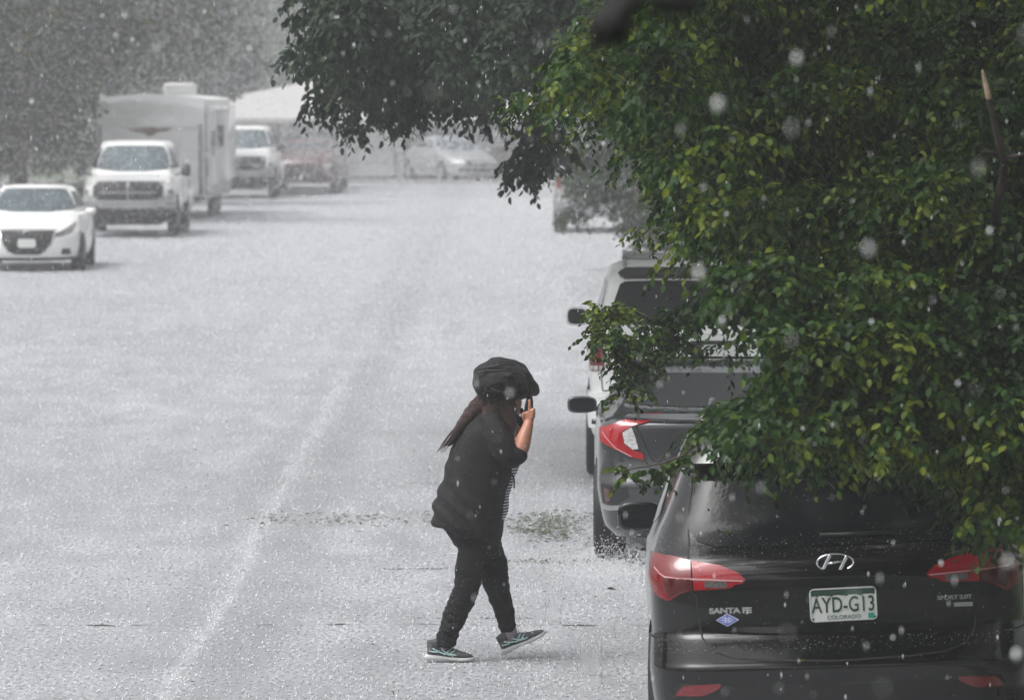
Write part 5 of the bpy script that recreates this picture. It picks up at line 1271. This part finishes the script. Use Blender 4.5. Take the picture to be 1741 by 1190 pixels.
    two([((505, 420), (650, 450), .075, 0), ((470, 465), (690, 500), .13, 0), ((425, 520), (715, 560), .19, 0), ((375, 600), (728, 640), .205, 0), ((325, 690), (735, 715), .205, 0), ((292, 780), (724, 790), .205, 0), ((270, 880), (698, 890), .21, 0),
         ((238, 960), (680, 980), .22, 0), ((212, 1040), (668, 1070), .235, 0), ((203, 1110), (660, 1140), .24, 0), ((202, 1160), (655, 1215), .235, 0), ((232, 1180), (648, 1252), .225, 0), ((300, 1205), (636, 1272), .20, 0)], 36, .85)
    def tube2(pts, rad): 
        rows = [(p.x, p.y, p.z, *(q if isinstance(q, tuple) else (q, q))) for p, q in zip(pts, rad)]; S_ = spline(rows, 4)
        ringtube(bm, [r[:3] for r in S_], [(r[3], r[4]) for r in S_], 18)
    tube2([c3(560, 500, -.10), c3(602, 560, -.165), c3(640, 640, -.21), c3(690, 712, -.215), c3(735, 705, -.212), c3(757, 672, -.206)], [.07, .074, .073, .068, .062, .057])
    tube2([c3(560, 500, .10), c3(610, 540, .165), c3(680, 560, .205), c3(733, 560, .20), c3(740, 500, .178), c3(737, 445, .155)], [.07, .07, .062, .052, .045, .036])
    def fold(p):
        n = noise.noise(Vector((p.x * 7 + p.z * 3, p.y * 7, p.z * 5))) * .010 + noise.noise(p * 22) * .0035
        # long pull folds sweeping from the elbow down to the back hem
        q = (p.x + .9 * (p.z - .95)) * 52 + 2.5 * noise.noise(p * 4)
        k = max(0, min(1, (1.30 - p.z) / .4)) * max(0, min(1, (.12 - p.x) / .2)); return n + .0075 * math.sin(q) * k + .0012 * math.sin((p.z + .3 * p.x) * 60 + 4 * noise.noise(p * 5))
    cdg = fuse(from_bm('cardigan', bm, knit, t), .009, 3, fold)
    bm = bmesh.new(); ringtube(bm, [c3(722, 862, -.10), c3(723, 890, -.10), c3(722, 926, -.10)], [.0045] * 3, 6); ringtube(bm, [c3(700, 820, -.10), c3(715, 850, -.10), c3(722, 864, -.10)], [.004] * 3, 6); from_bm('drawcord', bm, M['trim'], t)

    # ---- hair
    bm = bmesh.new()
    q = bmesh.ops.create_uvsphere(bm, u_segments=24, v_segments=16, radius=1)
    bmesh.ops.transform(bm, matrix=Matrix.Translation(hd(-.018, 0, .012)) @ Matrix.Rotation(hr, 4, 'Y') @ Matrix.Diagonal((.098, .086, .112, 1)), verts=q['verts'])
    def tb(pts, rad):
        rows = [(p.x, p.y, p.z, *q) for p, q in zip(pts, rad)]; S_ = spline(rows, 4); ringtube(bm, [r[:3] for r in S_], [(r[3], r[4]) for r in S_], 18)
    tb([c3(585, 350), c3(520, 405), c3(455, 465), c3(400, 530), c3(352, 600), c3(320, 645), c3(300, 666)], [(.06, .08), (.058, .085), (.046, .085), (.036, .075), (.024, .06), (.014, .045), (.005, .03)])
    tb([c3(650, 350, -.055), c3(672, 420, -.075), c3(676, 480, -.085), c3(690, 540, -.09), c3(700, 590, -.09)], [(.062, .035), (.060, .035), (.058, .032), (.045, .03), (.02, .02)])
    tb([c3(650, 350, .055), c3(676, 430, .075), c3(690, 500, .08), c3(700, 560, .08)], [(.055, .03), (.055, .03), (.05, .03), (.02, .02)])
    tb([c3(600, 400, -.05), c3(560, 470, -.10), c3(520, 540, -.14)], [(.045, .04), (.04, .04), (.02, .02)])
    hair = fuse(from_bm('hair', bm, hairm, t), .006, 3, lambda p: noise.noise(Vector((p.x * 30 + p.z * 30, p.y * 60, (p.x - p.z) * 5))) * .007)
    bm = bmesh.new(); rr = random.Random(9)
    for k in range(120):
        a = rr.random(); y0 = rr.uniform(-.08, .08); x0 = 520 - 180 * a + rr.uniform(-30, 12); z0 = 390 + 200 * a
        pts = [c3(x0, z0, y0), c3(x0 - 45, z0 + 62 + rr.uniform(-6, 6), y0 * .9), c3(x0 - 82 + rr.uniform(-8, 8), z0 + 125, y0 * .75)]
        pts = [Vector(q_) for q_ in pts]
        ringtube(bm, pts, [.002, .0016, .0006], 4)
    from_bm('hair_strands', bm, hairm, hair)

    # ---- shoes
    def shoe(base, ang, sy, label=None):
        Mx = Matrix.Translation(base) @ Matrix.Rotation(-ang, 4, 'Y')
        bm = bmesh.new(); rings = []
        pr = [(0.0, .020, .022, .066), (.012, .034, .018, .088), (.045, .038, .018, .100), (.080, .037, .018, .096), (.110, .039, .018, .084), (.150, .043, .018, .068), (.190, .046, .018, .056), (.228, .042, .018, .047), (.252, .030, .018, .038), (.264, .012, .020, .028)]
        S_ = spline(pr, 3)
        for x, w_, z0, z1 in S_:
            ring = []
            for k in range(18):
                a = 2 * math.pi * k / 18; c, s_ = math.cos(a), math.sin(a)
                yy = math.copysign(abs(c) ** .8, c) * w_; zz = (z0 + z1) / 2 + math.copysign(abs(s_) ** .75, s_) * (z1 - z0) / 2
                yy *= 1 - .28 * max(0, s_)
                ring.append(bm.verts.new((x, yy, zz)))
            rings.append(ring)
        for a, b in zip(rings[:-1], rings[1:]):
            for k in range(18): bm.faces.new((a[k], a[(k + 1) % 18], b[(k + 1) % 18], b[k]))
        bm.faces.new(rings[0]); bm.faces.new(rings[-1])
        ringtube(bm, [(.050, 0, .070), (.046, 0, .100), (.042, 0, .118)], [(.050, .038), (.050, .037), (.048, .036)], 18)
        bmesh.ops.transform(bm, matrix=Mx, verts=bm.verts); up = from_bm('shoe', bm, shoe_m, t)
        bm = bmesh.new(); rings = []
        sl = [(-.012, .012, .004, .030), (-.004, .032, .001, .034), (.04, .040, .0, .034), (.10, .038, .004, .028), (.15, .044, .001, .025), (.20, .049, .0, .024), (.235, .044, .003, .026), (.258, .030, .008, .028), (.272, .010, .014, .026)]
        for x, w_, z0, z1 in spline(sl, 3):
            ring = []
            for k in range(18):
                a = 2 * math.pi * k / 18; c, s_ = math.cos(a), math.sin(a)
                ring.append(bm.verts.new((x, math.copysign(abs(c) ** .5, c) * w_, (z0 + z1) / 2 + math.copysign(abs(s_) ** .5, s_) * (z1 - z0) / 2)))
            rings.append(ring)
        for a, b in zip(rings[:-1], rings[1:]):
            for k in range(18): bm.faces.new((a[k], a[(k + 1) % 18], b[(k + 1) % 18], b[k]))
        bm.faces.new(rings[0]); bm.faces.new(rings[-1]); bmesh.ops.transform(bm, matrix=Mx, verts=bm.verts); from_bm('sole', bm, sole_m, up)
        # pale crossed side stripes, laces
        bm = bmesh.new()
        def sd(x, z, e=.004):
            row = min(S_, key=lambda r_: abs(r_[0] - x)); zc, hz = (row[2] + row[3]) / 2, (row[3] - row[2]) / 2; s_ = max(-.98, min(.98, (z - zc) / hz)); k = abs(s_) ** (1 / .75); c = math.sqrt(max(0, 1 - k * k))
            return (x, -(c ** .8) * row[1] * (1 - .28 * max(0, k if s_ > 0 else 0)) - e, z)
        for L in ([(.030, .070), (.07, .050), (.11, .040), (.15, .034)], [(.075, .082), (.09, .06), (.12, .045), (.165, .036)], [(.095, .035), (.115, .055), (.135, .070)], [(.12, .034), (.14, .052), (.155, .062)], [(.012, .055), (.04, .050), (.06, .052)]):
            pts = spline([sd(*q) for q in L], 4); ringtube(bm, pts, [.0032] * len(pts), 6)
        bmesh.ops.transform(bm, matrix=Mx, verts=bm.verts); from_bm('shoe_stripes', bm, aqua, up)
        bm = bmesh.new()
        for k in range(5):
            x = .098 + k * .017; z = .092 - k * .0075; ringtube(bm, [(x - .006, -.026, z - .012), (x, 0, z + .004), (x + .006, .026, z - .012)], [.0025] * 3, 6)
        ringtube(bm, spline([(.095, 0, .096), (.112, -.01, .125), (.135, -.02, .112), (.128, -.03, .085)], 4), [.0018] * 13, 5)
        ringtube(bm, spline([(.095, 0, .096), (.10, -.015, .118), (.118, -.03, .10), (.112, -.035, .078)], 4), [.0018] * 13, 5)
        if ang > .2: ringtube(bm, spline([(.095, 0, .098), (.13, .01, .115), (.17, .015, .118), (.20, .02, .135)], 4), [.0016] * 13, 5)
        bmesh.ops.transform(bm, matrix=Mx, verts=bm.verts); from_bm('laces', bm, shoe_m if ang < .2 else M['silver'], up)
    lp = c4(170, 985, -.09); lp.z = .004
    shoe(Vector((lp.x, -.09, .012)), R(-2.2), -1)
    rp = c4(655, 985, .09)
    shoe(Vector((rp.x + .003, .09, .022)), R(25), 1)
    for (a, b, ra, rb) in ((c4(283, 872, -.09), c4(272, 905, -.09), .042, .036), (c4(690, 795, .09), c4(700, 872, .09), .043, .040)):
        bm = bmesh.new(); ringtube(bm, [a, (a + b) / 2, b], [ra, (ra + rb) / 2, rb], 18); from_bm('sock', bm, sock_m, t)

    # ---- backpack held over the head (a thing of its own)
    bp = empty('backpack', t.location + c3(660, 380), 0, 'bulging black backpack held upside down over the head of the hurrying person', 'backpack')
    off = c3(660, 380)
    nyl = mat('black_nylon', (.009, .009, .010), .62, spec=.3, var=.3, vscale=30, bump=.8, bscale=120)
    bm = bmesh.new(); rows = [(466, 215, 278, .05), (474, 182, 305, .10), (500, 158, 342, .13), (555, 128, 372, .145), (620, 110, 384, .15), (690, 115, 380, .15), (745, 132, 374, .145), (800, 180, 368, .14), (845, 235, 360, .12), (868, 272, 345, .09), (874, 292, 325, .04)]
    rings = []
    for x, z0, z1, w_ in spline(rows, 4):
        a0, a1 = c3(x, z0) - off, c3(x, z1) - off; c = (a0 + a1) / 2; h = (a0 - a1) / 2; ring = []
        for k in range(32):
            th = 2 * math.pi * k / 32; cc, ss = math.cos(th), math.sin(th); cc = math.copysign(abs(cc) ** .75, cc); ss = math.copysign(abs(ss) ** .75, ss)
            ring.append(bm.verts.new(c + h * ss + Vector((0, w_ * cc, 0))))
        rings.append(ring)
    for a, b in zip(rings[:-1], rings[1:]):
        for k in range(32): bm.faces.new((a[k], a[(k + 1) % 32], b[(k + 1) % 32], b[k]))
    bm.faces.new(rings[0]); bm.faces.new(rings[-1])
    # bulging front pocket towards the camera
    q = bmesh.ops.create_uvsphere(bm, u_segments=20, v_segments=12, radius=1); bmesh.ops.transform(bm, matrix=Matrix.Translation(c3(650, 255, -.11) - off) @ Matrix.Rotation(.25, 4, 'Y') @ Matrix.Diagonal((.115, .07, .065, 1)), verts=q['verts'])
    q = bmesh.ops.create_uvsphere(bm, u_segments=20, v_segments=12, radius=1); bmesh.ops.transform(bm, matrix=Matrix.Translation(c3(830, 290, -.05) - off) @ Matrix.Diagonal((.035, .09, .055, 1)), verts=q['verts'])
    fuse(from_bm('bag', bm, nyl, bp), .006, 3, lambda p: noise.noise(p * 10) * .016 + noise.noise(p * 26 + Vector((3, 1, 2))) * .006)
    bm = bmesh.new()
    def zp(L, rad=.0035): 
        P = spline([tuple(c3(*q_) - off) for q_ in L], 4); ringtube(bm, P, [rad] * len(P), 6)
    zp([(485, 178, -.085), (540, 165, -.12), (610, 150, -.14), (680, 140, -.14), (745, 150, -.12)]); zp([(490, 190, -.10), (560, 182, -.135), (640, 178, -.155), (720, 185, -.15), (790, 215, -.13)])
    zp([(560, 205, -.17), (640, 196, -.185), (720, 205, -.17), (760, 240, -.15)], .003); zp([(575, 290, -.17), (650, 312, -.18), (730, 300, -.16)], .003)
    zp([(770, 200, -.13), (800, 255, -.14), (812, 310, -.13), (806, 350, -.12)], .005)
    from_bm('zip', bm, M['trim'], bp)
    bm = bmesh.new(); V = [c3(638, 192, -.186) - off, c3(712, 186, -.180) - off, c3(690, 214, -.19) - off, c3(655, 212, -.19) - off]
    f = bm.faces.new([bm.verts.new(v) for v in V]); r_ = bmesh.ops.extrude_face_region(bm, geom=[f]); bmesh.ops.translate(bm, vec=(0, .012, 0), verts=[v for v in r_['geom'] if isinstance(v, bmesh.types.BMVert)])
    from_bm('patch', bm, M['silver'] if False else mat('bag_patch', (.02, .022, .025), .5), bp, False)
    bm = bmesh.new()
    P = spline([tuple(c3(*q_) - off) for q_ in [(812, 340, -.11), (806, 380, -.125), (798, 420, -.13), (796, 445, -.13)]], 4); ringtube(bm, P, [(.011, .003)] * len(P), 8)
    P = spline([tuple(c3(*q_) - off) for q_ in [(828, 340, -.10), (834, 390, -.105), (830, 440, -.11), (820, 480, -.115), (805, 500, -.118)]], 4); ringtube(bm, P, [(.008, .003)] * len(P), 8)
    P = spline([tuple(c3(*q_) - off) for q_ in [(560, 352, -.11), (575, 390, -.115), (590, 372, -.12), (600, 350, -.11)]], 4); ringtube(bm, P, [(.006, .003)] * len(P), 8)
    from_bm('strap', bm, M['trim'], bp)
    # hail grains lying on the bag, sleeve and trousers
    V, Q = [], []; rr = np.random.default_rng(3); OC = np.array([(1, 0, 0), (-1, 0, 0), (0, 1, 0), (0, -1, 0), (0, 0, 1), (0, 0, -1)], float); OF = np.array([(0, 2, 4), (2, 1, 4), (1, 3, 4), (3, 0, 4), (2, 0, 5), (1, 2, 5), (3, 1, 5), (0, 3, 5)])
    pts = []
    for me_o, n, s_ in ((bp.children[0], 60, .0012), (cdg, 160, .0011), (bpy.data.objects['trousers'], 260, .0013)):
        me = me_o.data; idx = rr.integers(0, len(me.vertices), n * 3); ox = bp.location if me_o.parent == bp else t.location; c = 0
        for i in idx:
            v = me.vertices[int(i)]
            if v.normal.y < .3 and c < n: pts.append((np.array(v.co + ox + v.normal * .001), s_ * rr.uniform(.5, 1.6))); c += 1
    for k, (p, s_) in enumerate(pts): V.append(p + OC * s_); Q.append(OF + 6 * k)
    o_ = np_mesh('water_drops', np.concatenate(V), np.concatenate(Q), mat('drop_white', (.7, .72, .75), .25, spec=.8), None, True, 3)
    tag(o_, 'tiny rain drops clinging to the clothes and the black backpack', 'water drops', kind='stuff')
person()

# ------------------------------------------------------------------ rain: drops in the air, rebound off the street, splashes, litter
OC = np.array([(1, 0, 0), (-1, 0, 0), (0, 1, 0), (0, -1, 0), (0, 0, 1), (0, 0, -1)], float)
OF = np.array([(0, 2, 4), (2, 1, 4), (1, 3, 4), (3, 0, 4), (2, 0, 5), (1, 2, 5), (3, 1, 5), (0, 3, 5)])
def specks(name, P, S3, m, label, cat, smooth=True):
    n = len(P); V = P[:, None, :] + OC[None] * S3[:, None, :]
    Q = (np.arange(n)[:, None, None] * 6 + OF[None]).reshape(-1, 3)
    return tag(np_mesh(name, V.reshape(-1, 3), Q, m, None, smooth, 3), label, cat, kind='stuff')
rainm = mat('rain_drop', (.80, .81, .83), .25, spec=.8)
r = np.random.default_rng(17)
# fall through the wedge the camera can see and a little beyond
n = 11000
D = 5 + 115 * r.uniform(0, 1, n) ** .62
x = r.uniform(-.11, .11, n) * D; z = CAM_H + (r.uniform(-620, 1400, n) * -1 + 130) / FPX * D * 1.0
z = CAM_H - (r.uniform(-180, 1150, n)) / FPX * D
ok = (z > .05); P = np.stack([x, D, z], 1)[ok]; k = len(P)
rad = r.uniform(.0007, .0019, k) * (1 + P[:, 1] / 60); el = r.uniform(2.5, 6, k)
# the far rain stands in denser sheets
nf = 150000; Df = 70 + 96 * r.uniform(0, 1, nf) ** .7
Pf = np.stack([r.uniform(-.105, .105, nf) * Df, Df, CAM_H - r.uniform(-170, 330, nf) / FPX * Df], 1); Pf = Pf[Pf[:, 2] > .03]
radf = r.uniform(.003, .006, len(Pf)) * (Pf[:, 1] / 115) * np.where(Pf[:, 1] > 125, 1.3, 1); P = np.concatenate([P, Pf]); rad = np.concatenate([rad, radf]); el = np.concatenate([el, r.uniform(2, 5, len(Pf))])
specks('raindrops', P, np.stack([rad, rad, rad * el], 1), rainm, 'white raindrops and fine streaks falling all across the street', 'rain')
# fat hail-like drops, some close to the lens and blurred
spots = [(1355, 100, 8, .0075), (1221, 179, 7.5, .0085), (1188, 465, 8, .0085), (1477, 424, 7.2, .007), (1683, 393, 12, .007), (1235, 364, 14, .005), (1629, 652, 13, .0055), (1482, 547, 14, .006), (867, 668, 10, .0055), (1714, 955, 8, .007), (1518, 1083, 14, .005), (1728, 1112, 9, .0085),
         (1600, 957, 14, .006), (1365, 728, 16, .005), (1415, 722, 16, .0045), (265, 84, 11, .006), (197, 60, 15, .006), (225, 68, 17, .006), (211, 26, 14, .006), (175, 165, 14, .006), (152, 205, 17, .006), (54, 173, 15, .007), (174, 28, 16, .005), (424, 83, 14, .006), (245, 162, 18, .005), (348, 20, 16, .006), (71, 129, 18, .005), (136, 188, 18, .0045),
         (791, 70, 18, .006), (1040, 30, 15, .006), (602, 77, 18, .006), (571, 30, 18, .005), (575, 30, 20, .005), (655, 171, 18, .005), (847, 230, 14, .006), (1026, 245, 16, .006), (512, 302, 16, .006), (1228, 545, 12, .007), (62, 254, 20, .006), (1010, 62, 20, .005)]
P = np.array([tuple(at(a, b, d)) for a, b, d, s_ in spots]); q = np.array([s_ for *_, s_ in spots])
bm = bmesh.new()
for p, s_ in zip(P, q):
    v = bmesh.ops.create_icosphere(bm, subdivisions=2, radius=1); bmesh.ops.transform(bm, matrix=Matrix.Translation(p) @ Matrix.Diagonal((s_ * .62, s_ * .62, s_ * 1.05, 1)), verts=v['verts'])
tag(from_bm('raindrops', bm, rainm, None), 'fat white falling drops near the camera, some blurred', 'rain', kind='stuff')
# rebound spikes on the road
n = 110000
D = 26 + 120 * r.uniform(0, 1, n) ** 1.5; x = r.uniform(-9.5, 2.6, n); vis = np.abs(x) < .10 * D + .2
P = np.stack([x, D, np.full(n, .004)], 1)[vis]; k = len(P)
h = r.uniform(.002, .009, k) * (1 + P[:, 1] / 80); w_ = r.uniform(.001, .0028, k) * (1 + P[:, 1] / 60)
# the pale line where the water parts carries more of them
m_ = 900; D2 = r.uniform(28, 60, m_); P2 = np.stack([-1.82 + r.normal(0, .05, m_), D2, np.full(m_, .005)], 1)
P = np.concatenate([P, P2]); h = np.concatenate([h, r.uniform(.003, .010, m_)]); w_ = np.concatenate([w_, r.uniform(.002, .006, m_)])
P[:, 2] += h * .6
specks('rain_rebound', P, np.stack([w_ * 1.3, w_, h], 1), rainm, 'white spatter of rain bouncing off the flooded street', 'spatter')
# grey-sedan wheel spray and spatter round the kerb
m_ = 5000; P = np.stack([r.normal(.75, .28, m_), 35.4 + r.normal(0, .5, m_), np.abs(r.normal(0, .09, m_)) + .01], 1)
P2 = np.stack([r.uniform(-.1, 1.6, 1800), r.uniform(30, 35.4, 1800), np.abs(r.normal(0, .05, 1800))], 1)
P = np.concatenate([P, P2]); s_ = r.uniform(.0015, .0035, len(P)); specks('spray', P, np.stack([s_, s_, s_ * 1.5], 1), rainm, 'fine spray of water around the rear wheel of the grey sedan', 'spray')
# water crowns thrown up by the heaviest impacts
wat = bpy.data.materials.new('splash_water'); wat.use_nodes = True; p = wat.node_tree.nodes['Principled BSDF']; p.inputs['Base Color'].default_value = (.9, .9, .92, 1); p.inputs['Roughness'].default_value = .12; p.inputs['Transmission Weight'].default_value = .85; p.inputs['IOR'].default_value = 1.33
_o = wat.node_tree.nodes['Material Output']; _t = wat.node_tree.nodes.new('ShaderNodeBsdfTransparent'); _m = wat.node_tree.nodes.new('ShaderNodeMixShader'); _m.inputs[0].default_value = .78
wat.node_tree.links.new(p.outputs[0], _m.inputs[1]); wat.node_tree.links.new(_t.outputs[0], _m.inputs[2]); wat.node_tree.links.new(_m.outputs[0], _o.inputs['Surface'])
def crown(px, py, D, rad, h, label):
    c = at(px, py, D); bm = bmesh.new(); seg = 36; rr = random.Random(int(px)); rings = []
    for j, (u, k) in enumerate(((0, .98), (.3, .95), (.6, .93), (.85, .95), (1.0, 1.0))):
        ring = []
        for i in range(seg):
            a = 2 * math.pi * i / seg; hh = h * u * (1 + (.35 * (math.sin(a * 7 + px) + 1.1 * math.sin(a * 13)) * u * 1.0)); q = rad * k * (1 + .05 * math.sin(a * 9 + j))
            ring.append(bm.verts.new((q * math.cos(a), q * math.sin(a), max(0, hh))))
        rings.append(ring)
    for a, b in zip(rings[:-1], rings[1:]):
        for i in range(seg): bm.faces.new((a[i], a[(i + 1) % seg], b[(i + 1) % seg], b[i]))
    for i in range(30):
        a = rr.random() * 6.28; q = rad * rr.uniform(.6, 1.5); zz = h * rr.uniform(.3, 1.7); s2 = rr.uniform(.0015, .004)
        v = bmesh.ops.create_icosphere(bm, subdivisions=1, radius=s2); bmesh.ops.translate(bm, vec=(q * math.cos(a), q * math.sin(a), zz), verts=v['verts'])
    o = from_bm('water_splash', bm, wat, None); md = o.modifiers.new('s', 'SOLIDIFY'); md.thickness = .003
    o.location = (c.x, D, .004); tag(o, label, 'splash', kind='stuff')
for px, py, rad, h in ((1002, 1152, .072, .14), (900, 1085, .07, .05), (940, 1062, .05, .12), (925, 1035, .04, .06), (1035, 1085, .05, .03), (985, 1050, .05, .03), (970, 1020, .04, .025), (1050, 1020, .04, .03), (560, 1150, .03, .015), (745, 1140, .08, .015)):
    D = CAM_H * FPX / (py - 133) * .9985; crown(px, py, D, rad, h, 'clear crown of water thrown up from the street near pixel %d' % px if False else 'clear crown of splashing water beside the walking person')
# leaf litter washed across the street
litm = mat('sodden_leaves', (.10, .115, .075), .5, var=.5, vscale=30)
def litter(n, fx, fy, s0, name, label):
    V, F = [], []; rr = random.Random(int(n))
    for k in range(n):
        X_, Y_ = fx(rr), fy(rr); a = rr.random() * 6.28; s_ = s0 * rr.uniform(.5, 1.4); zt = rr.uniform(.002, .02)
        for (u_, v_, w2) in ((-1, 0, 0), (-.2, .4, 1), (1, 0, .5), (-.1, -.4, 1)):
            V.append((X_ + s_ * (u_ * math.cos(a) - v_ * math.sin(a)), Y_ + s_ * (u_ * math.sin(a) + v_ * math.cos(a)), .006 + zt * w2))
        F.append((4 * k, 4 * k + 1, 4 * k + 2, 4 * k + 3))
    tag(from_py(name, V, F, litm, None, False), label, 'leaf litter', kind='stuff')
def band(rr):
    c = rr.choice([-1.75, -1.35, -1.2, -.95, -.6, -.3, .0, .25, .3, .4, .55]); return rr.gauss(c, .12)
litter(520, band, lambda rr: 40.0 + rr.gauss(0, .35), .022, 'leaf_litter', 'washed-up line of wet green leaves across the street behind the person')
litter(420, lambda rr: rr.gauss(.25, .14), lambda rr: 39.0 + rr.gauss(0, .5), .024, 'leaf_litter', 'patch of wet green leaves beside the rear wheel of the grey sedan')
litter(150, lambda rr: rr.uniform(-.2, 1.1), lambda rr: 36.4 + rr.gauss(0, .10), .018, 'leaf_litter', 'thin line of leaves in the wet between the person and the sedan')
litter(60, lambda rr: rr.uniform(-3, 1.2), lambda rr: rr.uniform(28.5, 60), .018, 'leaf_litter', 'single torn leaves scattered over the flooded street')
# one curled leaf near the black SUV
def curled(px, py, D, s_, label):
    c = at(px, py, D); V = [(-s_, 0, 0), (-.4 * s_, .3 * s_, .35 * s_), (.4 * s_, .3 * s_, .3 * s_), (s_, 0, -.2 * s_), (.4 * s_, -.3 * s_, .25 * s_), (-.4 * s_, -.3 * s_, .3 * s_)]
    o = from_py('fallen_leaf', V, [(0, 1, 2, 3), (0, 3, 4, 5)], M['leaf_ash'], None, False); o.location = c; tag(o, label, 'leaf')
curled(1040, 1001, 34.2, .034, 'dark curled leaf lying in the water left of the black SUV')
curled(813, 307, 60, .035, 'small leaf blown through the air above the far street')
# expansion joints of the street: thin dark lines where debris gathers
jm = mat('joint_dirt', (.045, .05, .042), .5, var=.6, vscale=30)
for py, x0, x1 in ((1065, -9, .9), (1053, -.6, .9), (969, -.9, .7), (822, -1, .6), (668, -.2, 1.4)):
    D = CAM_H * FPX / (py - 133); V, F = [], []; rr = random.Random(py); K = 160
    for k in range(K + 1):
        X_ = x0 + (x1 - x0) * k / K; y_ = D + .03 * math.sin(X_ * 2.1 + py) + rr.uniform(-.02, .02); w2 = max(0, rr.gauss(.003, .012)) * (D / 33)
        V += [(X_, y_ - w2, .004), (X_, y_ + w2, .004)]
        if k: F.append((2 * k - 2, 2 * k - 1, 2 * k + 1, 2 * k))
    tag(from_py('road_joint', V, F, jm, None, False), kind='structure')

# ------------------------------------------------------------------ rain haze
hz = bpy.data.materials.new('rain_haze'); hz.use_nodes = True; N = hz.node_tree.nodes; N.remove(N['Principled BSDF'])
pv = N.new('ShaderNodeVolumePrincipled'); pv.inputs['Color'].default_value = (.96, .97, 1, 1); pv.inputs['Density'].default_value = .0014; pv.inputs['Anisotropy'].default_value = .15
hz.node_tree.links.new(pv.outputs[0], N['Material Output'].inputs['Volume'])
hb = bmesh.new(); box(hb, (0, (GY0 + GY1) / 2, 10.5 - .52), (2 * GX + 2, GY1 - GY0 + 2, 23))
hzo = from_bm('haze', hb, hz, None, False); tag(hzo, 'pale rain haze filling the whole street', 'haze', kind='stuff')
